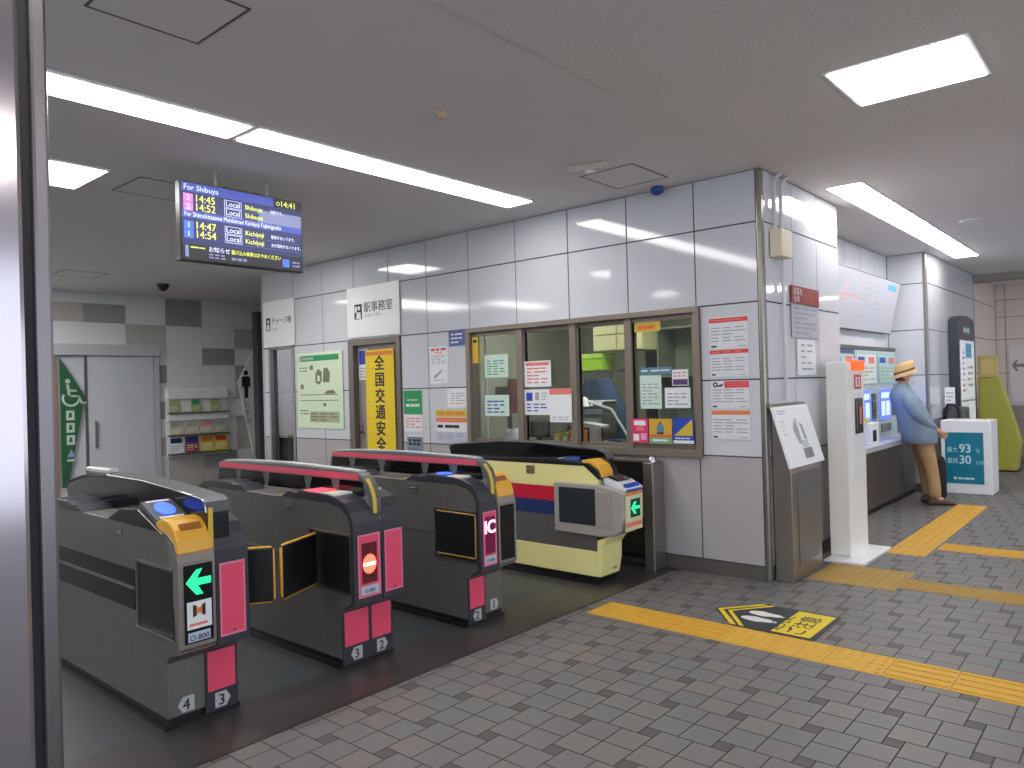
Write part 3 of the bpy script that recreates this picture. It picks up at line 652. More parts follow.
# braille map stand
ks = thing('map_stand', 'stainless stand with a slanted white guide board at the wall corner', 'stand', (-2.14,5.78,0))
MB().prism([(-2.212,0),(-2.075,0),(-2.075,.80),(-2.212,1.26)], 'y', 5.50, 6.11, STEEL).build('cabinet', ks, .004)
MB().box(-2.0755, -2.068, 5.62, 6.07, .12, .70, STEELD).build('front_door', ks, .003)
R_ = Y; bl = V((-2.06,5.42,.845)); tl = V((-2.19,5.42,1.29)); U_ = (tl-bl).normalized()
s = Sheet(bl, R_, U_, .70, (tl-bl).length, WHITE, .02)
s.rect(.03,.03,.97,.97,PAPER); s.lines(.06,.86,.3,.94,2,INKG); s.lines(.06,.5,.2,.78,4,mat('faint_print',(200,202,206),.5))
s.poly([(.42,.36),(.5,.34),(.52,.62),(.44,.74),(.36,.6)],INKG,1); s.poly([(.6,.42),(.68,.40),(.66,.66),(.58,.7)],INKG,1); s.rect(.5,.28,.68,.40,mat('pale_grey_print',(190,192,190),.5),1); s.rect(.48,.10,.74,.27,mat('mid_grey_print',(120,120,128),.5),1); s.disc(.5,.72,.03,mat('pale_grey_print',(190,192,190),.5),1)
s.mb.build('guide_board', ks)
MB().box(-2.215, -2.185, 5.42, 6.12, 1.285, 1.32, STEEL).build('top_rail', ks, .004)

# white pillar unit
wp = thing('emergency_box_pillar', 'tall white box pillar with a red lamp on top and a flat base plate', 'cabinet', (-2.05,6.74,0))
MB().box(-2.13, -1.82, 6.30, 7.08, 0, .02, WHITE).build('base_plate', wp, .004)
MB().box(-2.14, -1.975, 6.50, 6.98, .02, 1.63, mat('warm_white_case',(238,234,228),.4)).build('case', wp, .006)
MB().box(-1.977, -1.969, 6.60, 6.96, .62, 1.38, WHITE).build('door', wp, .003)
MB().box(-1.970, -1.966, 6.68, 6.90, 1.02, 1.32, BLACKG).box(-1.967,-1.964,6.72,6.74,1.05,1.29,STEEL).box(-1.967,-1.964,6.80,6.86,1.1,1.25,REDL).build('window', wp)
MB().box(-1.974, -1.971, 6.70, 6.88, 1.40, 1.52, RED).box(-1.9715,-1.970,6.73,6.85,1.42,1.50,PAPER).box(-1.9705,-1.969,6.77,6.81,1.43,1.49,RED).build('emblem', wp)
MB().box(-2.02, -1.962, 6.62, 6.97, 1.555, 1.645, em('orange_red_lamp',(255,84,30),.9)).build('lamp', wp, .008)
xx_ = [[V((-2.0+(.05*k_)*math.cos(a), 6.80+.10*k_*math.sin(a), z_)) for a in [2*math.pi*k/20 for k in range(20)]] for k_, z_ in ((1,1.63),(1,1.66),(.8,1.69),(.3,1.70))]

# ------------------------------------------------------------------ ticket machines in the bay
fb = thing('fare_board', 'large tilted white fare map board above the ticket machines', 'board', (-2.6,9,2.06))
b0 = V((-2.66,7.22,2.05)); t0 = V((-2.53,7.22,2.66)); U_ = (t0-b0).normalized(); N_ = Y.cross(U_)
LB = mat('lit_board_white',(186,188,198),.4,emit=.03)
s = Sheet(b0+N_*.001, Y, U_, 3.36, .64, LB, .004)
for k in range(14): s.lines(.03+.068*k,.1+.05*(k%3),.085+.068*k,.9-.06*(k%2),7,random.choice([mat('soft_grey_print',(176,178,186),.5),mat('soft_pink_print',(224,190,196),.5),mat('faint_print',(200,202,206),.5),mat('faint_blue',(170,190,215),.5)]),.25,1,2)
s.rect(.02,.55,.55,.58,mat('soft_pink_line',(226,160,176),.5),1); s.rect(.85,.82,.96,.93,mat('sky_blue_print',(90,180,220),.5),2)
s.mb.build('map_face', fb)
MB().obox(b0+Y*1.68+U_*.32-N_*.02, Y, U_, N_, 3.38, .66, .036, DGREY).build('frame', fb)
hd = MB().box(-2.71+.007, -2.62, 7.2, 10.66, 1.815, 1.86, DGREY); tag(hd.build('hood_rail'), 'dark grey hood rail running above the ticket machines', 'rail')
ct = thing('ticket_counter', 'long counter ledge under the ticket machines in the bay', 'counter', (-2.5,9,0))
MB().box(-2.70, -2.33, 7.2, 10.66, .70, .76, mat('counter_silver',(190,192,198),.35,.3)).build('counter_top', ct, .006)
BRN = mat('counter_brown_panel',(96,86,80),.3,.2,noise=.15,scale=4)
for k in range(6): MB().box(-2.70, -2.43, 7.2+.577*k+.004, 7.2+.577*(k+1)-.004, .06, .70, BRN).build('front_panel', ct)
MB().box(-2.70, -2.46, 7.2, 10.66, 0, .06, BLACK).build('kick_plate', ct)
TM = mat('machine_grey_green',(176,196,196),.35); TMB = mat('machine_navy',(54,70,110),.3)
for k, lab in enumerate(['ticket machine nearest the white pillar','second ticket machine of the row','third ticket machine, glowing blue beside the man in the hat','ticket machine at the far end of the row behind the man']):
    y0 = 7.22+.86*k
    tm = thing('ticket_machine', lab, 'ticket machine', (-2.66,y0+.42,.76))
    MB().box(-2.703, -2.62, y0, y0+.84, .76, 1.81, TM if k>1 else TMB).build('body', tm, .004)
    s = Sheet((-2.615,y0+.08,.98), Y, Z, .44, .36, em('blue_touch_screen',(70,86,250),1.6), .004)
    s.rect(.08,.7,.92,.9,em('pale_screen_bar',(150,170,255),1.3)); s.rect(.08,.1,.45,.6,em('pale_screen_bar',(150,170,255),1.3)); s.rect(.55,.1,.92,.6,em('pale_screen_bar',(150,170,255),1.3))
    s.mb.build('screen', tm)
    s = Sheet((-2.615,y0+.05,1.42), Y, Z, .74, .34, mat('machine_header_teal',(170,206,206),.4) if k%2 else mat('machine_header_white',(214,220,224),.4), .004)
    s.rect(.05,.72,.4,.92,BLUE); s.rect(.6,.7,.92,.92,REDL); s.lines(.08,.1,.9,.6,4,LG)
    s.mb.build('header_panel', tm)
    MB().box(-2.62, -2.612, y0+.60, y0+.76, 1.0, 1.3, DGREY).box(-2.612,-2.609,y0+.63,y0+.73,1.2,1.21,STEELB).box(-2.612,-2.609,y0+.63,y0+.73,1.08,1.11,BLACK).build('cash_slot', tm)
    MB().box(-2.62, -2.60, y0+.1, y0+.5, .82, .92, STEEL).build('coin_tray', tm, .004)
def bottle(name, label, x, y, z, r_, h, m, m2, cat='bottle'):
    o = thing(name, label, cat, (x,y,z))
    prof = [(r_*.95,0),(r_,.01),(r_,h*.62),(r_*.85,h*.72),(r_*.3,h*.8),(r_*.3,h*.88)]
    MB().loft([[V((x+a*math.cos(t_),y+a*math.sin(t_),z+b)) for t_ in [2*math.pi*k/18 for k in range(18)]] for a,b in prof], m).build('bottle_body', o)
    MB().loft([[V((x+a*math.cos(t_),y+a*math.sin(t_),z+b)) for t_ in [2*math.pi*k/12 for k in range(12)]] for a,b in ((r_*.36,h*.86),(r_*.36,h*.95),(r_*.12,h*.96),(r_*.12,h))], m2).build('pump', o)
bottle('sanitizer_bottle', 'whitish bottle on the counter just behind the white pillar', -2.44, 8.25, .76, .06, .30, mat('milky_plastic',(200,214,216),.3), WHITE)
cb = thing('coin_box', 'small white box with a dark slot and yellow green lid on the counter', 'box', (-2.45,8.75,.76))
MB().box(-2.54, -2.38, 8.62, 8.92, .76, 1.0, WHITE).build('box_body', cb, .008)
MB().box(-2.379, -2.374, 8.68, 8.80, .80, .92, BLACK).build('slot', cb)
MB().box(-2.54, -2.42, 8.55, 8.70, 1.0, 1.06, mat('yellow_green_lid',(206,210,60),.4)).build('lid', cb, .01)

# ------------------------------------------------------------------ teal sign box and its neighbours
tb = thing('sign_box', 'white box stand with a teal front reading 93 and 30', 'sign', (-1.88,11.0,0))
MB().box(-2.16, -1.61, 10.83, 11.30, 0, .92, WHITE).build('case', tb, .01)
s = Sheet((-2.115,10.828,.13), X, Z, .42, .64, TEAL, .004)
PT = mat('pale_teal_print',(190,226,232),.5)
s.text('最大',.06,.62,.075,PT,.006,sx=.8); s.text('93',.38,.61,.15,PT,.02,sx=.9); s.text('%',.80,.61,.07,PT,.004)
s.text('最短',.06,.40,.075,PT,.006,sx=.8); s.text('30',.38,.39,.15,PT,.02,sx=.9); s.text('分間',.79,.39,.05,PT,.002)
s.disc(.25,.10,.018,PT,1); s.lines(.33,.08,.8,.12,1,PT,.9)
s.mb.build('teal_face', tb)
MB().box(-1.66, -1.606, 10.86, 11.27, .10, .86, mat('bright_white_side',(240,240,242),.3)).build('side_panel', tb, .005)
# lightbox poster
lb = thing('lightbox_poster', 'tall lit poster case with a dark curved top on the side wall', 'poster', (-2.2,12.4,.5))
DK = mat('dark_case',(44,48,62),.3)
arc = [(11.9,.5),(13.05,.5),(13.05,2.22)]+[(12.475+.575*math.cos(a), 2.22+.12*math.sin(a)) for a in [math.pi*k/12 for k in range(1,12)]]+[(11.9,2.22)]
MB().prism(arc, 'x', -2.243, -2.12, DK).build('case', lb)
s = Sheet((-2.119,11.98,.62), Y, Z, .98, 1.36, mat('lit_poster_white',(214,222,234),.15,emit=.5,coat=1), .004)
s.rect(.35,.82,.8,.97,mat('sky_blue_print',(90,180,220),.5)); s.lines(.1,.45,.3,.9,8,REDL); s.rect(.0,.36,1,.38,INKG); s.rect(.38,.03,.44,.35,INKG,1); s.lines(.5,.5,.9,.75,4,INKG)
s.mb.build('poster_face', lb)
s = Sheet((-2.1195,12.2,2.06), Y, Z, .5, .14, mat('case_top_label',(70,74,90),.3), .002); s.lines(.05,.2,.9,.8,1,PT,.8); s.mb.build('heading', lb)
# cart behind the sign box
kt = thing('service_cart', 'dark grey cart with a black looped handle behind the teal sign box', 'cart', (-2.15,11.6,0))
MB().box(-2.22, -2.0, 11.45, 11.85, .12, 1.06, DGREY).build('body', kt, .03)
MB().tube([(-2.22,11.42,.80),(-2.22,11.42,1.02),(-2.18,11.42,1.10),(-2.10,11.42,1.10),(-2.05,11.42,1.02),(-2.05,11.42,.80)], .02, BLACK).build('handle', kt)
for a in (-2.18,-2.04):
    for b in (11.5,11.8): MB().tube([(a-.02,b,.06),(a+.02,b,.06)], .06, BLACK, 14).build('wheel', kt)
s = Sheet((-2.22,11.44,1.08), X, Z, .12, .25, PAPER, .004); s.lines(.15,.2,.85,.8,3,INKG); s.mb.build('paper_card', kt)
# green sloped booth
gbx = thing('green_booth', 'olive green panel unit with one slanting side far at the right', 'booth', (-1.95,13.7,0))
MB().prism([(-2.19,.02),(-1.70,.02),(-1.64,.45),(-1.90,1.44),(-2.17,1.44)], 'y', 13.55, 13.85, OLIVE).build('body', gbx, .01)
MB().prism([(-2.17,1.44),(-1.92,1.44),(-1.92,1.78),(-2.17,1.78)], 'y', 13.58, 13.70, mat('ochre_pale',(196,176,110),.5)).build('top_panel', gbx, .01)
MB().box(-2.13, -1.96, 13.57, 13.581, 1.5, 1.72, mat('orange_pale_print',(214,186,120),.5)).build('picture', gbx)
MB().box(-1.75, -1.66, 13.56, 13.84, .3, .46, CREAM).build('side_box', gbx, .006)
MB().box(-2.2, -1.68, 13.54, 13.86, 0, .02, BLACK).build('foot', gbx)
# far arrow panel
s = Sheet((-2.055,15.89,.99), X, Z, 1.6, .97, mat('pale_lit_panel',(214,210,212),.4), .01)
AR = mat('grey_arrow',(130,126,128),.5)
s.poly([(.02,.66),(.06,.76),(.085,.76),(.06,.69),(.18,.69),(.18,.63),(.06,.63),(.085,.56),(.06,.56)],AR)
tag(s.mb.build('arrow_panel'), 'pale panel with a grey left arrow on the far wall', 'sign')

# ------------------------------------------------------------------ floor sticker
st = MB(); zz = .004
SB = mat('sticker_black',(40,44,52),.5); SY = mat('sticker_yellow',(222,196,30),.5); SWH = mat('sticker_white',(214,214,208),.5)
def fpoly(p, m, z): st.add([(a,b,z) for a,b in p], [tuple(range(len(p)))], m)
fpoly([(-2.03,4.345),(-1.54,4.345),(-1.54,4.87),(-2.03,4.87),(-2.27,4.61)], SB, .0045)
fpoly([(-2.05,4.36),(-2.25,4.61),(-2.21,4.61),(-2.01,4.36)], SY, .0051); fpoly([(-2.25,4.61),(-2.05,4.86),(-2.01,4.86),(-2.21,4.61)], SY, .0051)
fpoly([(-1.99,4.36),(-2.18,4.61),(-2.15,4.61),(-1.96,4.36)], SY, .0051); fpoly([(-2.18,4.61),(-1.99,4.86),(-1.96,4.86),(-2.15,4.61)], SY, .0051)
fpoly([(-1.80,4.37),(-1.57,4.37),(-1.57,4.845),(-1.80,4.845)], SY, .0051)
for c_ in (4.535,4.66):
    fpoly([(-1.94+.115*math.cos(a)-.0, c_+.042*math.sin(a)*(1.2 if math.cos(a)<0 else .85)) for a in [2*math.pi*k/20 for k in range(20)]], SWH, .0055)
st.text('足元に', (-1.77,4.40,.0056), Y, -X, .11, SB, .006); st.text('ご注意', (-1.63,4.40,.0056), Y, -X, .13, SB, .008)
tag(st.build('floor_sticker'), 'black and yellow pointed floor sticker with white footprints', 'floor sticker')

# ------------------------------------------------------------------ ticket gates
def hexplate(mb, x, y, z, num, left=False, m=None):
    pts = [(-.035,-.035),(.02,-.035),(.042,0),(.02,.035),(-.035,.035)]
    if left: pts = [(-a,b) for a,b in reversed(pts)]
    mb.add([(x,y+a,z+b) for a,b in pts], [tuple(range(len(pts)))], m or mat('plate_grey',(176,178,178),.4))
    mb.text(num, (x+.001,y-.003,z-.026), Y, Z, .072, INK, .012, 'c')
def rtube(mb, pts, r_, m): mb.tube(pts, r_, m, 6)

def gate(name, label, xf, y0, y1, ym, kinds, nums, fin, fy0, fy1, flap_state, flap_y1=None):
    xm = xf-.75
    root = thing(name, label, 'ticket gate', (xm,(y0+y1)/2,0), 'automatic ticket gates')
    prof = [(xf,.05),(xf,.30),(xf+.03,.335),(xf+.115,.36),(xf+.12,.80),(xf+.09,.85),(xf+.03,.885),(xf-.05,.895)]
    full = prof+[(2*xm-a,b) for a,b in reversed(prof)]
    MB().prism([(2*xm-xf+.01,0),(xf-.01,0),(xf-.01,.05),(2*xm-xf+.01,.05)], 'y', y0+.01, y1-.01, BLACK).box(2*xm-xf+.0,xf-.0,y0-.012,y1+.012,.0,.022,BLACK).build('plinth', root)
    MB().prism(full, 'y', y0, y1, STEELD).build('body', root, .004)
    # top trim line on both sides
    for sgn, xx_ in ((1, None), (-1, None)):
        T = (lambda a: a) if sgn == 1 else (lambda a: 2*xm-a)
        nm = 'front' if sgn == 1 else 'rear'
        for h in (0, 1):
            a, b = (y0, ym-.003) if h == 0 else (ym+.003, y1)
            k = kinds[h] if sgn == 1 else ('pink' if kinds[h] == 'enter' else 'enter')
            if sgn == -1: k = 'plain'
            if k in ('pink','disc','ic','plain'):
                pts = [(xf-.56,.893),(xf-.48,.932),(xf-.40,.925),(xf-.36,.94),(xf-.12,.936),(xf-.02,.924),(xf+.05,.90),(xf+.10,.85),(xf+.124,.79),(xf+.128,.36),(xf+.03,.325),(xf+.03,.335),(xf+.092,.375),(xf+.092,.79),(xf+.07,.83),(xf+.02,.868),(xf-.10,.890)]
                MB().prism([(T(p), q_) for p, q_ in pts], 'y', a-.004 if h == 0 else a, b if h == 0 else b+.004, DARK).build('head_cover', root, .003)
            else:
                pts = [(xf-.62,.893),(xf-.46,.955),(xf-.26,.972),(xf-.22,.965),(xf-.04,.895),(xf+.02,.87),(xf-.06,.885)]
                MB().prism([(T(p), q_) for p, q_ in pts], 'y', a-.003 if h == 0 else a, b if h == 0 else b+.003, BLACK).build('head_cover', root, .003)
                MB().tube([(xf-.25,a-.003,.968),(xf-.05,a-.003,.895),(xf+.0,a-.003,.878)], .004, STEELB, 6).build('cover_trim', root)
    # display fronts (towards the viewer)
    for h in (0, 1):
        a, b = (y0+.012, ym-.010) if h == 0 else (ym+.010, y1-.012)
        k = kinds[h]; w_ = b-a; xs = xf+.1285
        if k == 'enter':
            MB().prism([(xf+.118,.37),(xf+.134,.385),(xf+.134,.765),(xf+.122,.80),(xf+.05,.862),(xf+.03,.86)], 'y', y0-.002 if h == 0 else ym+.003, ym-.003 if h == 0 else y1+.002, mat('head_warm_steel',(140,132,126),.35,.5)).build('head_front', root, .004)
            xs = xf+.135
            s = Sheet((xs,a+.01,.405), Y, Z, w_-.02, .345, BLACKG, .003)
            if h == 0:
                s.poly([(.06,.78),(.42,.93),(.64,.94),(.45,.82),(.94,.82),(.94,.73),(.47,.73),(.66,.61),(.42,.61)], E_GREEN, 1)
                s.rect(.08,.18,.94,.53,PAPER,1); s.poly([(.28,.32),(.5,.38),(.72,.32),(.72,.50),(.5,.44),(.28,.50)],ORANGE,2); s.rect(.28,.34,.40,.48,INK,3); s.rect(.6,.34,.72,.48,INK,3); s.lines(.15,.2,.85,.27,1,REDL,.5,2)
                s.rect(.10,.02,.88,.14,mat('maker_label',(178,190,210),.4),1); s.text('O-800',.16,.035,.034,INK,.006,lay=2,sx=1.0)
            s.mb.build('display', root)
            # yellow reader nose and blue touch pad
            ya, yb = (y0+.004, ym-.012) if h == 0 else (ym+.012, y1-.004)
            yp = [(xf-.09,.925),(xf-.02,.948),(xf+.04,.94),(xf+.09,.905),(xf+.118,.855),(xf+.13,.80),(xf+.04,.80),(xf-.08,.88)]
            MB().prism(yp, 'y', ya, yb, YEL).build('ticket_slot_nose', root, .008)
            MB().obox((xf+.082,(ya+yb)/2,.912), Y, V((-.55,0,.83)), V((.83,0,.55)), (yb-ya)*.62, .035, .012, mat('slot_brown',(150,92,30),.4)).build('ticket_slot', root, .003)
            cx_ = xf-.17; zc_ = .966
            ud = V((-.93,0,.37)).normalized(); nd = Y.cross(ud)
            MB().obox((cx_,(ya+yb)/2,zc_-.012), Y, ud, nd, yb-ya-.01, .19, .03, DGREY).build('reader_base', root, .004)
            cc_ = V((cx_,(ya+yb)/2,zc_-.012))+nd*.0155
            ri = [cc_+Y*(.045*math.cos(t_))+ud*(.06*math.sin(t_)) for t_ in [2*math.pi*n/20 for n in range(20)]]
            ro = [p-nd*.004 for p in ri]
            MB().loft([ro, [p+nd*.006 for p in ri]], E_BLUE).build('card_reader', root)
            MB().obox(cc_+ud*.08+nd*.002, Y, ud, nd, .11, .012, .004, PAPER).obox(cc_-ud*.08+nd*.002, Y, ud, nd, .11, .012, .004, PAPER).build('reader_label', root)
        else:
            s = Sheet((xs,a+.006,.395), Y, Z, w_-.012, .335, PINKE, .003)
            s.rect(.07,.03,.93,.97,PINK)
            if k == 'pink':
                s.poly([(.45,.05),(.53,.085),(.6,.05)],INK,1)
            else:
                s.rect(.16,.22,.84,.86,mat('display_dark_red',(96,24,36),.2),1)
                s.rect(.10,.04,.90,.18,mat('maker_label',(178,190,210),.4),1); s.text('O-800',.5,.07,.026,INK,.005,'c',lay=2)
                if k == 'disc':
                    s.disc(.5,.52,.045,E_RED,2,24,1.15); s.rect(.24,.495,.76,.54,E_REDC,3)
                else:
                    s.rect(.14,.22,.86,.90,mat('display_plum',(120,20,70),.2),2); s.text('IC',.5,.60,.11,E_PINK,.03,'c',lay=3,sx=1.0)
            s.mb.build('display', root)
            # top pad
            ya, yb = (y0+.01, fy0-.006) if h == 0 else (fy1+.006, y1-.01)
            MB().box(xf-.34, xf-.20, ya, yb, .935, .943, E_RREAD if k != 'ic' else DGREY).build('card_reader', root, .002)
            if k == 'ic':
                MB().loft([[V((xf-.24+.06*math.cos(t_), (ya+yb)/2+.04*math.sin(t_), z_)) for t_ in [2*math.pi*n/20 for n in range(20)]] for z_ in (.943,.95)], E_BLUE).build('reader_pad', root)
            s_ = MB().box(xf-.18, xf-.05, ya, yb, .92, .9385, PAPER)
            for k2 in range(3): s_.box(xf-.17+.04*k2, xf-.15+.04*k2, ya+.005, yb-.01, .9385, .939, YELB)
            s_.build('reader_label', root)
            MB().box(xf-.60, xf-.52, ya, yb, .893, .897, YELB).build('entry_label', root)
        # base front
        aa, bb = (y0+.004, ym-.004) if h == 0 else (ym+.004, y1-.004)
        if k == 'enter':
            m_ = MB(); hexplate(m_, xf+.0015, (aa+bb)/2, .095, nums[h], h == 0); m_.build('number_plate', root)
        else:
            MB().box(xf-.002, xf+.006, aa-.004, bb+.004, .02, .315, DARK).build('base_front', root)
            s = Sheet((xf+.0065,aa+.008,.115), Y, Z, bb-aa-.016, .185, RED if False else PINK, .002); s.mb.build('pink_panel', root)
            m_ = MB(); hexplate(m_, xf+.0075, (aa+bb)/2, .066, nums[h], h == 0); m_.build('number_plate', root)
    # side recess and flap housing on the near side, and on the far side
    for sy_, yy in ((-1, y0), (1, y1)):
        n_ = .004*sy_
        q0, q1 = sorted((yy-.01*sy_, yy+n_))
        MB().box(xf-.27, xf+.085, q0, q1, .43, .725, BLACK).build('flap_housing', root, .003)
        MB().box(xf-.28, xf+.09, min(yy,yy+3*n_), max(yy,yy+3*n_), .418, .43, STEELB).box(xf-.285, xf-.272, min(yy,yy+2*n_), max(yy,yy+2*n_), .43, .735, STEEL).box(xf-.285, xf+.09, min(yy,yy+2*n_), max(yy,yy+2*n_), .725, .735, STEEL).build('housing_frame', root)
        if fin == 'hood':
            MB().box(2*xm-xf+.1, xf-.31, q0, q1, .49, .68, BLACKG).build('sensor_panel', root)
            MB().prism([(2*xm-xf+.1,.585),(xf-.31,.585),(xf-.31,.60),(2*xm-xf+.1,.60)], 'y', min(yy,yy+1.6*n_), max(yy,yy+1.6*n_), STEEL).build('sensor_rail', root)
        else:
            MB().box(2*xm-xf-.09, xf-.29, min(yy,yy+n_*.8), max(yy,yy+n_*.8), .565, .575, STEEL).build('seam_rail', root)
    MB().box(xf-.52, xf-.44, y0-.004, y0+.01, .815, .87, DGREY).box(xf-.505,xf-.455,y0-.006,y0-.003,.83,.845,STEELB).build('coin_slot', root, .002)
    # fin
    if fin == 'pink':
        out = [(xm-.78,.86),(xm-.82,.93),(xm-.80,1.0),(xm-.74,1.045),(xm-.5,1.055),(xm,1.062),(xm+.6,1.05),(xm+.74,1.045),(xf+.02,1.03),(xf+.075,.985),(xf+.10,.93),(xf+.105,.82),(xf+.03,.82)]
        MB().prism(out, 'y', fy0, fy1, DGREY).build('fin', root, .006)
        for sy_, yy in ((-1, fy0), (1, fy1)):
            y_a, y_b = sorted((yy, yy+.003*sy_)); y_c = yy+.0045*sy_
            MB().box(xm-.78, xf+.0, y_a, y_b, 1.004, 1.038, RAIL).build('pink_rail', root)
            gx = [xm-.80,xm-.46,xm-.10,xm+.28,xm+.60]
            mbw = MB(); xs_ = [xm-.80,xm-.55,xm-.18,xm+.25,xm+.55,xf+.06]
            for a_, b_ in zip(xs_, xs_[1:]):
                d_ = .028
                k_ = xs_.index(a_) % 2; mbw.prism([(a_+d_+.03*k_,.998),(b_-d_-.03*k_,.998),(b_-d_+.02*(1-k_),.915),(a_+d_-.02*(1-k_),.915)] , 'y', y_a, y_b, BLACKG)
            mbw.build('sensor_window', root)
            sb = MB().prism([(xm-.82,.87),(xf+.09,.87),(xf+.08,.925),(xm-.82,.925)], 'y', y_a, y_b, mat('fin_grey',(128,126,122),.4,.3)); sb.build('lower_band', root)
        MB().prism([(xm-.74,1.047),(xm-.5,1.057),(xm,1.064),(xm+.6,1.052),(xm+.74,1.047),(xm+.74,1.052),(xm+.6,1.058),(xm,1.07),(xm-.5,1.063),(xm-.74,1.052)], 'y', fy0+.008, fy1-.008, mat('top_cap_pale',(196,200,202),.2)).build('top_cap', root)
        rtube(MBx := MB(), [(xf+.05,fy0+.018,1.01),(xf+.09,fy0+.018,.96),(xf+.11,fy0+.018,.90),(xf+.112,fy0+.018,.83)], .012, YELB)
        MBx.build('stripe_guard', root)
    else:
        out = [(xm-.86,.90),(xm-.88,.96),(xm-.84,1.0),(xm-.6,1.045),(xm-.25,1.066),(xm+.2,1.062),(xm+.5,1.044),(xf+.06,1.018),(xf+.09,1.0),(xf+.10,.96),(xf+.105,.80),(xf-.2,.88)]
        MB().prism(out, 'y', fy0, fy1, BLACKG).build('hood', root, .006)
        top = out[1:10]
        MB().prism([(a_,b_+.001) for a_,b_ in top]+[(a_,b_+.010) for a_,b_ in reversed(top)], 'y', fy0-.004, fy1+.004, DGREY).build('hood_top', root)
        MB().tube([(a_,fy0-.003,b_+.006) for a_,b_ in top[3:]], .005, STEELB, 6).build('hood_trim', root)
        MB().box(xf+.098, xf+.116, fy0+.004, fy0+.022, .80, .985, YELB).build('stripe_guard', root, .003)
        MB().box(xm-.62,xm-.30,fy0+.01,fy1-.02,1.06,1.10,mat('pale_hood_cap',(150,152,158),.25)).build('lamp_cover', root, .018)
    return root
def flap(parent, hx, hy, ex, ey, label=None):
    """black padded leaf from hinge (hx,hy) to free edge (ex,ey), yellow piping on three edges"""
    a = V((hx,hy,0)); b = V((ex,ey,0)); R = (b-a).normalized(); N = R.cross(Z); w_ = (b-a).length
    mb = MB().obox((a+b)/2+Z*.578, R, Z, N, w_, .275, .022, BLACK)
    o = mb.build('flap', parent, .008)
    z0, z1 = .442, .715
    MB().tube([a+Z*z1, a+R*(w_-.015)+Z*z1, b+Z*(z1-.015), b+Z*(z0+.015), a+R*(w_-.015)+Z*z0, a+Z*z0], .008, YEL, 6).build('yellow_piping', o)
G4 = gate('ticket_gate', 'nearest grey ticket gate with a green arrow display and the number 4', -3.395, 1.515, 1.848, 1.688, ('enter','pink'), '43', 'hood', 1.668, 1.775, None)
flap(G4, -3.60, 1.868, -3.445, 2.09)
G3 = gate('ticket_gate', 'ticket gate with a glowing red disc display and pink top rail', -3.375, 2.448, 2.79, 2.632, ('disc','pink'), '32', 'pink', 2.585, 2.655, None)
flap(G3, -3.575, 2.43, -3.44, 2.13)
G2 = gate('ticket_gate', 'ticket gate with a glowing pink IC display and blue card reader', -3.31, 3.35, 3.675, 3.505, ('ic','enter'), '21', 'pink', 3.465, 3.535, None)
pf = MB().box(-3.555, -3.215, 3.338, 3.348, .445, .715, BLACK); pf.build('flap', G2, .006)
MB().tube([(-3.555,3.336,.715),(-3.222,3.336,.715),(-3.215,3.336,.705),(-3.215,3.336,.455),(-3.222,3.336,.445),(-3.555,3.336,.445)], .006, mat('dull_yellow_piping',(150,116,50),.4), 6).build('yellow_piping', G2)

# wide cream gate
y0, y1 = 4.64, 4.90
g1 = thing('ticket_gate', 'cream coloured wide ticket gate with red and navy stripes beside the office', 'ticket gate', (-4.05,4.77,0), 'automatic ticket gates')
MB().box(-4.88, -3.24, y0+.02, y1-.02, 0, .06, BLACK).box(-4.9,-3.22,y0-.01,y1+.01,0,.02,BLACK).build('plinth', g1)
MB().prism([(-4.9,.06),(-3.22,.06),(-3.215,.25),(-4.9,.25)], 'y', y0, y1, CREAM).prism([(-3.22,.06),(-3.195,.06),(-3.17,.18),(-3.165,.30),(-3.10,.38),(-3.22,.33)], 'y', y0+.004, y1, CREAM).build('lower_body', g1, .004)
MB().box(-4.9, -3.22, y0+.003, y1-.003, .25, .49, STEELD).build('middle_body', g1)
MB().box(-4.9, -3.6, y0, y1, .49, .60, NAVY).build('navy_band', g1)
MB().box(-4.9, -3.6, y0, y1, .60, .71, CRIM).build('red_band', g1)
MB().prism([(-4.93,.71),(-3.19,.71),(-3.19,.78),(-3.23,.84),(-3.30,.885),(-4.88,.885),(-4.93,.80)], 'y', y0, y1, CREAM).build('upper_body', g1, .006)
MB().prism([(-4.9,.885),(-3.32,.885),(-3.19,.79),(-3.17,.79),(-3.20,.86),(-3.28,.905),(-3.6,.925),(-4.0,.915),(-4.9,.90)], 'y', y0-.003, y1+.003, BLACK).build('top_cover', g1, .003)
MB().box(-3.885, -3.80, y0-.005, y0+.01, .80, .865, mat('badge_brown',(110,98,70),.4)).build('coin_slot', g1, .003)
m_ = MB(); hexplate(m_, -3.185, 4.83, .13, '1', False, mat('plate_cream',(150,140,96),.4)); m_.build('number_plate', g1)
HD = mat('head_light_grey',(158,152,146),.4)
MB().prism([(-3.60,.37),(-3.16,.365),(-3.05,.385),(-3.0,.42),(-2.975,.50),(-2.97,.70),(-3.02,.725),(-3.19,.755),(-3.60,.755)], 'y', y0-.02, y1+.012, HD).build('head', g1, .012)
MB().box(-3.55, -3.21, y0-.024, y0-.015, .445, .72, mat('head_screen',(46,50,54),.25)).build('side_window', g1, .006)
MB().box(-3.20, -3.06, y0-.0225, y0-.018, .44, .70, mat('head_inset_grey',(150,144,138),.4)).build('side_inset', g1, .01)
s = Sheet((-2.9745,y0+.01,.42), Y, V((.02,0,1)), .235, .28, mat('display_cream_frame',(214,206,160),.3), .004)
s.rect(.0,.80,1,1,ORANGE); s.rect(.03,.30,.97,.92,mat('display_pale',(206,214,176),.3),1); s.rect(.28,.34,.86,.82,mat('display_dark_green',(16,60,44),.2),2)
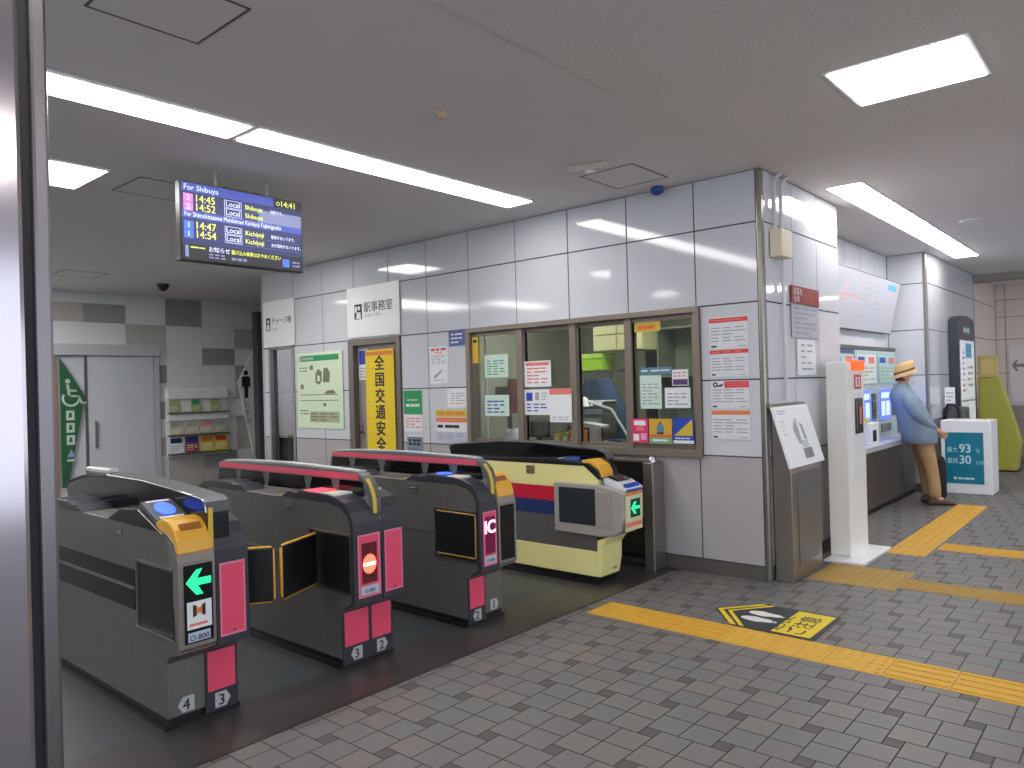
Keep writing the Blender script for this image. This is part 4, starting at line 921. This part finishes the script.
s.poly([(.32,.58),(.5,.74),(.62,.74),(.52,.62),(.82,.62),(.82,.54),(.52,.54),(.62,.42),(.5,.42)],E_GREEN,3); s.rect(.03,.10,.97,.22,REDL,1)
s.mb.build('display', g1)
MB().prism([(-3.17,.755),(-2.975,.705),(-2.97,.73),(-3.06,.775),(-3.17,.80)], 'y', y0+.03, y1+.005, mat('reader_white',(206,208,216),.15)).build('reader_top', g1, .006)
MB().obox((-2.985,y0+.14,.735), Y, V((-.5,0,.86)), V((.86,0,.5)), .2, .06, .01, BLUE).build('reader_label', g1)
MB().obox((-3.10,y0+.14,.795), Y, V((-.95,0,.3)), V((.3,0,.95)), .16, .09, .01, BLACKG).build('reader_screen', g1)
MB().prism([(-3.36,.925),(-3.27,.935),(-3.20,.90),(-3.17,.84),(-3.165,.80),(-3.24,.80),(-3.34,.89)], 'y', y0+.02, y1-.09, YEL).build('ticket_slot_nose', g1, .008)
MB().loft([[V((-3.50+.07*math.cos(t_), y0+.10+.045*math.sin(t_), z_+.0)) for t_ in [2*math.pi*n/20 for n in range(20)]] for z_ in (.915,.935)], mat('reader_blue_dim',(60,90,170),.3)).box(-3.60,-3.585,y0+.05,y0+.15,.92,.93,PAPER).build('card_reader', g1)
out = [(-4.9,.90),(-4.92,.96),(-4.86,.99),(-4.3,1.03),(-3.9,1.03),(-3.30,.995),(-3.23,.97),(-3.20,.93),(-3.195,.80),(-3.3,.86)]
MB().prism(out, 'y', 4.79, 4.87, BLACKG).build('hood', g1, .006)
top = out[1:8]; MB().prism([(a_,b_+.001) for a_,b_ in top]+[(a_,b_+.008) for a_,b_ in reversed(top)], 'y', 4.785, 4.875, DGREY).build('hood_top', g1)

# barrier panel by the wall
bp = thing('barrier_panel', 'black low barrier panel with a stainless post against the office wall', 'barrier', (-3.2,5.25,0))
MB().box(-3.60, -3.16, 5.27, 5.31, .08, .86, BLACK).build('panel', bp, .004)
MB().box(-3.60, -3.14, 5.25, 5.33, .86, .885, STEEL).build('top_rail', bp, .004)
MB().box(-3.40, -3.17, 5.262, 5.27, .12, .52, mat('black_inner_panel',(34,34,34),.3)).build('lower_panel', bp, .004)
MB().box(-3.16, -3.07, 5.22, 5.40, 0, .865, STEEL).build('post', bp, .008)
MB().loft([[V((-3.115+a*math.cos(t_),5.3+a*math.sin(t_),b)) for t_ in [2*math.pi*k/14 for k in range(14)]] for a,b in ((.03,.865),(.03,.90),(.015,.91))], STEELB).build('knob', bp)
MB().loft([[V((-3.205+.008*math.cos(t_),yy_,zb+.008*math.sin(t_))) for t_ in [2*math.pi*k/8 for k in range(8)]] for yy_,zb in ((5.262,.46),(5.256,.46))], STEELB).build('screw', bp)

# ------------------------------------------------------------------ departure display
dd = thing('departure_display', 'hanging departure screen with yellow times on dark blue', 'display', (-4.93,2.83,2.68))
MB().box(-4.97, -4.905, 2.352, 3.288, 2.40, 2.935, BLACK).build('casing', dd, .004)
MB().tube([(-4.94,2.62,2.93),(-4.94,2.62,ZC)], .010, MGREY).tube([(-4.94,3.02,2.93),(-4.94,3.02,ZC)], .010, MGREY).box(-4.96,-4.92,2.68,2.96,2.935,2.95,BLACK).build('ceiling_bracket', dd)
s = Sheet((-4.905,2.362,2.41), Y, Z, .916, .515, em('screen_navy',(34,40,84),.4), .002)
SBk = em('screen_black',(26,26,34),.3); SHd = em('screen_header_blue',(56,70,150),.5); ST = em('screen_pale_text',(190,198,235),.8); SYl = em('screen_yellow_text',(206,212,90),.8); SPk = em('screen_pink',(206,96,200),1.0); SBl = em('screen_blue',(52,84,214),1.0); SGr=em('screen_grey_blue',(108,114,148),.5)
s.rect(0,0,1,.20,SBk,1); s.rect(0,.88,.75,1,SHd,1); s.rect(.75,.88,1,1,SBk,1); s.rect(0,.54,1,.63,SHd,1); s.rect(.62,.63,1,.80,SGr,1)
s.text('For Shibuya',.02,.905,.052,ST,.003,lay=2); s.text('14:41',.82,.90,.062,SYl,.004,lay=2); s.disc(.79,.935,.014,SYl,2); s.disc(.79,.935,.010,SBk,3)
s.text('For Shimokitazawa Meidaimae Kichijoji Fujimigaoka',.02,.56,.044,ST,.002,lay=2,sx=.80)
for k,(zr,tm_,pm,n,dst) in enumerate([(.76,'14:45',SPk,'2','Shibuya'),(.645,'14:52',SPk,'2','Shibuya'),(.405,'14:47',SBl,'1','Kichijoji'),(.29,'14:54',SBl,'1','Kichijoji')]):
    s.rect(.015,zr-.012,.085,zr+.095,pm,2); s.text(n,.05,zr+.005,.055,ST,.004,'c',lay=3)
    s.text(tm_,.11,zr,.072,SYl,.004,lay=2,sx=.95)
    for (u0,v0,u1,v1) in ((.33,zr-.01,.47,zr-.005),(.33,zr+.09,.47,zr+.095),(.33,zr-.01,.333,zr+.095),(.467,zr-.01,.47,zr+.095)): s.rect(u0,v0,u1,v1,ST,2)
    s.text('Local',.4,zr+.012,.052,ST,.002,'c',lay=2)
    s.text(dst,.50,zr+.012,.046,SYl,.002,lay=2)
    if k != 1: s.text(['当駅です。','','電車がまいります。','次の電車がまいります。'][k],.72,zr+.015,.030,ST,.003,lay=2,sx=.80)
    s.rect(.33,zr-.02,.98,zr-.017,SGr,2)
s.text('お知らせ',.2,.13,.04,ST,.002,lay=2); s.text('駆け込み乗車はおやめください',.38,.13,.035,SYl,.002,lay=2,sx=.8)
s.lines(.2,.03,.34,.11,2,SGr,.5,2); s.lines(.38,.03,.52,.1,1,SGr,.5,2); s.rect(.82,.04,.88,.15,SBl,2); s.lines(.91,.04,.98,.14,2,SGr,.5,2); s.rect(.02,.03,.045,.18,SGr,2); s.lines(.06,.14,.17,.18,1,SYl,.4,2)
s.mb.build('screen', dd)

LS = 13
# ------------------------------------------------------------------ ceiling things
light_panel(-4.27, -4.0, -.12, 2.35, ZC, LS, 'long strip light at the upper left, nearer of the pair', name='strip_light', group='strip lights above the gates')
light_panel(-4.27, -4.0, 2.415, 4.94, ZC, LS, 'long strip light above the gates, farther of the pair', name='strip_light', group='strip lights above the gates')
light_panel(-6.08, -5.48, 1.50, 2.12, ZC, LS, 'square ceiling light at the far left behind the post')
light_panel(-1.27, -.66, 4.01, 4.60, ZC, LS, 'square ceiling light at the upper right')
light_panel(-2.06, -1.80, 6.42, 8.90, ZC, LS, 'strip light over the ticket machines, nearer of the pair', name='strip_light', rim=.015)
light_panel(-2.06, -1.80, 8.94, 11.5, ZC, LS, 'strip light over the ticket machines, farther of the pair', name='strip_light', rim=.015)
# unseen lights added for brightness; screen and patchwork wall ones traced from reflections
for k, (a, b, c_, d_) in enumerate([(-1.27,-.66,.2,.8),(1.4,2.0,1.0,1.6),(1.4,2.0,5.0,5.6),(1.2,1.8,9.0,9.6),(-7.66,-7.06,4.04,4.62),(-10.95,-9.95,.3,2.9),(-7,-6.4,-1.2,-.6),(-8.95,-8.4,5.75,6.25),(-9.6,-9.0,-.9,.6),(.2,.8,14.6,15.2),(.4,1.0,12.4,13.0)]):  # patchwork wall light enlarged to brighten the back wall
    light_panel(a, b, c_, d_, ZC-(.006 if a > -2 else 0), LS, 'square ceiling light out of sight, %s' % ['added for brightness above the viewer','added for brightness to the right of the viewer','added for brightness right of the floor sticker','added for brightness right of the teal box','hidden behind the departure screen','far left near the patchwork wall, enlarged for brightness','added for brightness left of the gates','added to light the narrow passage','added for brightness far left beyond the gates','added to brighten the far beige wall','added for brightness before the far beam'][k])
def hatch(x0, x1, y0, y1, label):
    mb = MB(); w_ = .012; m = mat('hatch_joint',(96,92,90),.6)
    mb.box(x0, x1, y0, y1, ZC-.002, ZC+.0, CEIL)
    mb.box(x0-w_, x0, y0-w_, y1+w_, ZC-.003, ZC, m).box(x1, x1+w_, y0-w_, y1+w_, ZC-.003, ZC, m).box(x0, x1, y0-w_, y0, ZC-.003, ZC, m).box(x0, x1, y1, y1+w_, ZC-.003, ZC, m)
    tag(mb.build('ceiling_hatch'), label, 'hatch')
hatch(-3.22, -2.79, 1.19, 1.64, 'large square ceiling access hatch at the top left')
hatch(-3.28, -2.84, 4.66, 5.15, 'faint ceiling access hatch near the office wall')
hatch(-5.98, -5.5, 2.36, 2.82, 'small ceiling access hatch behind the departure screen')
hatch(-10.6, -10.1, 3.4, 3.9, 'far ceiling access hatch near the patchwork wall')
def disc_thing(name, label, cat, x, y, prof, m, z=ZC):
    mb = MB().loft([[V((x+a*math.cos(t_),y+a*math.sin(t_),z+b)) for t_ in [2*math.pi*k/20 for k in range(20)]] for a,b in prof], m)
    return tag(mb.build(name), label, cat)
disc_thing('smoke_detector', 'small brownish sprinkler head on the ceiling above the gates', 'detector', -3.08, 3.005, ((.035,0),(.035,-.012),(.022,-.03),(.012,-.035)), mat('aged_beige_plastic',(196,174,140),.5))
disc_thing('dome_camera', 'small dark dome camera on the far left ceiling', 'camera', -10.59, 4.81, ((.08,0),(.08,-.03),(.06,-.07),(.02,-.10)), BLACK)
disc_thing('ceiling_speaker', 'round flush ceiling fitting beyond the upper right light', 'ceiling fitting', -1.45, 8.88, ((.10,0),(.10,-.008),(.07,-.01)), WHITE, ZC-.006)
sd = thing('ceiling_sensor', 'long pale sensor unit on the ceiling near the office wall', 'sensor', (-3.05,4.44,ZC))
MB().obox((-3.07,4.44,ZC-.025), V((.83,.25,0)).normalized(), V((-.29,.96,0)), Z, .30, .07, .05, mat('sensor_beige',(196,188,178),.5)).build('body', sd, .012)
MB().obox((-3.05,4.44,ZC-.056), V((.83,.25,0)).normalized(), V((-.29,.96,0)), Z, .06, .05, .014, WHITE).build('lens', sd, .004)
bc = thing('blue_sensor', 'small blue fitting at the top of the office wall', 'sensor', (-3.04,5.35,ZC))
MB().loft([[V((-3.04+a*math.cos(t_),5.36+a*.8*math.sin(t_),ZC+b)) for t_ in [2*math.pi*k/18 for k in range(18)]] for a,b in ((.05,0),(.06,-.02),(.05,-.05),(.02,-.065))], mat('blue_fitting',(32,74,150),.3)).build('cover', bc)

# ------------------------------------------------------------------ stainless door post at the left edge
po = thing('door_post', 'tall stainless door post at the left edge, close to the viewer', 'post', (-2.5,.75,0))

MB().box(-2.03, -1.833, .33, .5405, 0, ZC-.001, MIRR).build('column_cladding', po, .012)
MB().box(-1.96, -1.845, .540, .558, 0, ZC-.001, mat('matte_black_rubber',(26,24,28),.7)).build('black_gasket', po)
MB().box(-1.95, -1.83, .5565, .592, 0, ZC-.001, mat('stile_stainless',(128,122,124),.3,.9,noise=.03,scale=3)).build('door_stile', po, .008)

# ------------------------------------------------------------------ man leaning on the ticket counter
def skin(name, pts, edges, parent, m, root=0, sub=2):
    off = V((0,0,0)); p = parent
    while p is not None: off += p.location; p = p.parent
    me = bpy.data.meshes.new(name); me.from_pydata([V(a[0])-off for a in pts], edges, [])
    o = bpy.data.objects.new(name, me); COL.objects.link(o); o.parent = parent
    md = o.modifiers.new('skin', 'SKIN'); md.use_smooth_shade = True; md.branch_smoothing = .4
    sv = me.skin_vertices[0].data
    for k, a in enumerate(pts):
        rr = a[1]; sv[k].radius = rr if isinstance(rr, tuple) else (rr, rr); sv[k].use_root = (k == root)
    md2 = o.modifiers.new('sub', 'SUBSURF'); md2.levels = sub; md2.render_levels = sub
    me.materials.append(m)
    return o
BP = V((-2.175,9.75,0)); Fv = V((.87,.5,0)).normalized(); Sv = V((Fv.y,-Fv.x,0))
def W(f_, s_, z_): return BP+Fv*f_+Sv*s_+Z*z_
man = thing('person', 'person in straw hat, blue jacket and khaki trousers leaning on the ticket counter', 'person', BP)
SK = mat('skin_tone',(206,160,134),.55); DEN = mat('denim_blue_cloth',(126,144,160),.85,noise=.1,scale=14); KH = mat('khaki_cloth',(176,140,98),.85,noise=.08,scale=14)
pts = [(W(0,0,.88),.12),(W(-.05,0,1.02),.115),(W(-.13,0,1.20),.125),(W(-.17,0,1.33),.055),(W(-.155,0,1.40),.052),(W(-.14,0,1.47),(.078,.07)),(W(-.145,0,1.54),(.085,.075)),(W(-.15,0,1.60),.06)]
ed = [(i,i+1) for i in range(7)]
def add(parent_, lst):
    k = parent_
    for p_, r_ in lst:
        pts.append((p_, r_)); ed.append((k, len(pts)-1)); k = len(pts)-1
    return k
hands = []
for sg in (1,-1):
    wr = add(2, [(W(-.19,.16*sg,1.28),.055),(W(-.07,.235*sg,1.05),.042),(W(.15,.13*sg,.875),.028)])
    if sg == 1: palmc = (.18,.085)
    hc = W(.215,.075*sg,.835)
    pm = add(wr, [(hc,(.034,.02))])
    for q_, (l_, ds, dz) in enumerate([(.075,.035,.0),(.085,.018,.004),(.08,0,.002),(.065,-.018,-.004)]):
        b_ = (.245, .075*sg+ds*.6*1, .838-.018*q_)
        add(pm, [(W(b_[0],b_[1]-.0,b_[2]),.0095),(W(b_[0]+l_*.45,b_[1]-.01*sg,b_[2]-.01),.009),(W(b_[0]+l_*.5,b_[1]-.035*sg,b_[2]-.03),.008)])
    add(pm, [(W(.22,.045*sg,.86),.010),(W(.245,.02*sg,.87),.009)])
for sg in (1,-1):
    add(0, [(W(.01,.09*sg,.82),.09),(W(.09,.10*sg,.46),.058),(W(.12,.105*sg,.10),.04),(W(.21,.115*sg,.05),(.036,.03))])
add(5, [(W(-.055,0,1.475),.016)])
for sg in (1,-1): add(5, [(W(-.15,.082*sg,1.50),(.02,.012))])
skin('body', pts, ed, man, SK)
def ring(f_, z_, rf, rs, n=24, tilt=0):
    return [W(f_+rf*math.cos(a), rs*math.sin(a), z_+tilt*math.cos(a)) for a in [2*math.pi*k/n for k in range(n)]]
jk = MB().loft([ring(.01,.715,.165,.215),ring(.008,.73,.172,.222),ring(.0,.86,.182,.228),ring(-.05,1.02,.165,.21),ring(-.11,1.17,.155,.215),ring(-.155,1.27,.135,.20),ring(-.17,1.33,.10,.13),ring(-.17,1.37,.075,.085),ring(-.175,1.405,.072,.075)], DEN, False)
jo = jk.build('jacket', man); sm_ = jo.modifiers.new('solid','SOLIDIFY'); sm_.thickness = .01; sm_.offset = -1
for sg in (1,-1):
    skin('sleeve', [(W(-.16,.13*sg,1.265),.085),(W(-.16,.20*sg,1.20),.075),(W(-.07,.245*sg,1.04),.062),(W(.03,.19*sg,.95),.055),(W(.145,.133*sg,.88),.043)], [(0,1),(1,2),(2,3),(3,4)], man, DEN, 0, 2)
skin('trousers', [(W(0,0,.84),.12),(W(.02,.085,.76),.11),(W(.085,.10,.47),.082),(W(.115,.105,.24),.075),(W(.125,.105,.07),.072),(W(.02,-.085,.76),.11),(W(.085,-.10,.47),.082),(W(.115,-.105,.24),.075),(W(.125,-.105,.07),.072)], [(0,1),(1,2),(2,3),(3,4),(0,5),(5,6),(6,7),(7,8)], man, KH)
SHO = mat('brown_shoe',(84,60,50),.5)
for sg in (1,-1):
    rg = []
    for f_, rs, h in ((.045,.025,.05),(.06,.04,.085),(.11,.045,.095),(.18,.043,.08),(.25,.048,.06),(.31,.04,.045),(.335,.02,.03)):
        rg.append([W(f_, .108*sg+rs*math.cos(a), max(.004,h/2+h/2*math.sin(a))) for a in [2*math.pi*k/14 for k in range(14)]])
    MB().loft(rg, SHO).build('shoe', man)
# hat, hair, mask
def hring(r_, z_, e=1.12, tl=.26, n=28, df=0):
    c_ = W(-.135+df,0,0)
    return [c_+Fv*(r_*e*math.cos(a))+Sv*(r_*math.sin(a))+Z*(z_+tl*r_*e*math.cos(a)*1.2) for a in [2*math.pi*k/n for k in range(n)]]
ht = MB().loft([hring(.128,1.508),hring(.126,1.518),hring(.099,1.545),hring(.097,1.60),hring(.09,1.638),hring(.072,1.658),hring(.04,1.650),hring(.01,1.648)], mat('straw_hat',(204,170,116),.7,noise=.12,scale=60), True)
h_ = ht.build('hat', man)
MB().loft([hring(.1015,1.548),hring(.1005,1.572)], mat('hat_band_brown',(120,78,52),.6), False).build('hat_band', h_)
MB().loft([ring(-.17,1.44,.06,.068),ring(-.175,1.50,.075,.082),ring(-.165,1.525,.083,.084)], mat('dark_brown_hair',(70,56,52),.8)).build('hair', man)
MB().loft([ring(-.085,1.395,.035,.04),ring(-.075,1.42,.05,.055),ring(-.065,1.455,.052,.062),ring(-.075,1.487,.045,.055)], PAPER).build('face_mask', man)
# trolley bag
tg = thing('trolley_bag', 'black trolley bag standing at the feet of the man in the hat', 'bag', W(.22,-.27,0))
def bring(w_, d_, z_):
    return [W(.26+d_*math.copysign(abs(math.cos(a))**.5, math.cos(a)), -.27+w_*math.copysign(abs(math.sin(a))**.5, math.sin(a)), z_) for a in [2*math.pi*k/24 for k in range(24)]]
BAG = mat('black_nylon',(24,24,28),.7)
MB().loft([bring(.15,.07,.05),bring(.17,.085,.08),bring(.17,.085,.45),bring(.15,.07,.52),bring(.10,.04,.545)], BAG).build('bag_body', tg)
for sg in (1,-1): MB().tube([W(.21,-.27+.08*sg,.5),W(.21,-.27+.08*sg,.84)], .008, DGREY).build('handle_rod', tg)
MB().tube([W(.21,-.38,.845),W(.21,-.10,.845)], .016, BLACK).build('handle_grip', tg)
for sg in (1,-1): MB().tube([W(.26,-.27+.13*sg,.045),W(.26,-.27+.16*sg,.045)], .045, BLACK, 14).build('wheel', tg)

# ------------------------------------------------------------------ world and colour
wd = bpy.data.worlds.new('world'); SC.world = wd; wd.use_nodes = True
bgn = wd.node_tree.nodes['Background']; bgn.inputs[0].default_value = (.80,.88,1,1); bgn.inputs[1].default_value = 1.6
SC.view_settings.view_transform = 'Standard'; SC.view_settings.look = 'None'; SC.view_settings.gamma = 1; SC.view_settings.use_curve_mapping = False
SC.view_settings.exposure = 0.42
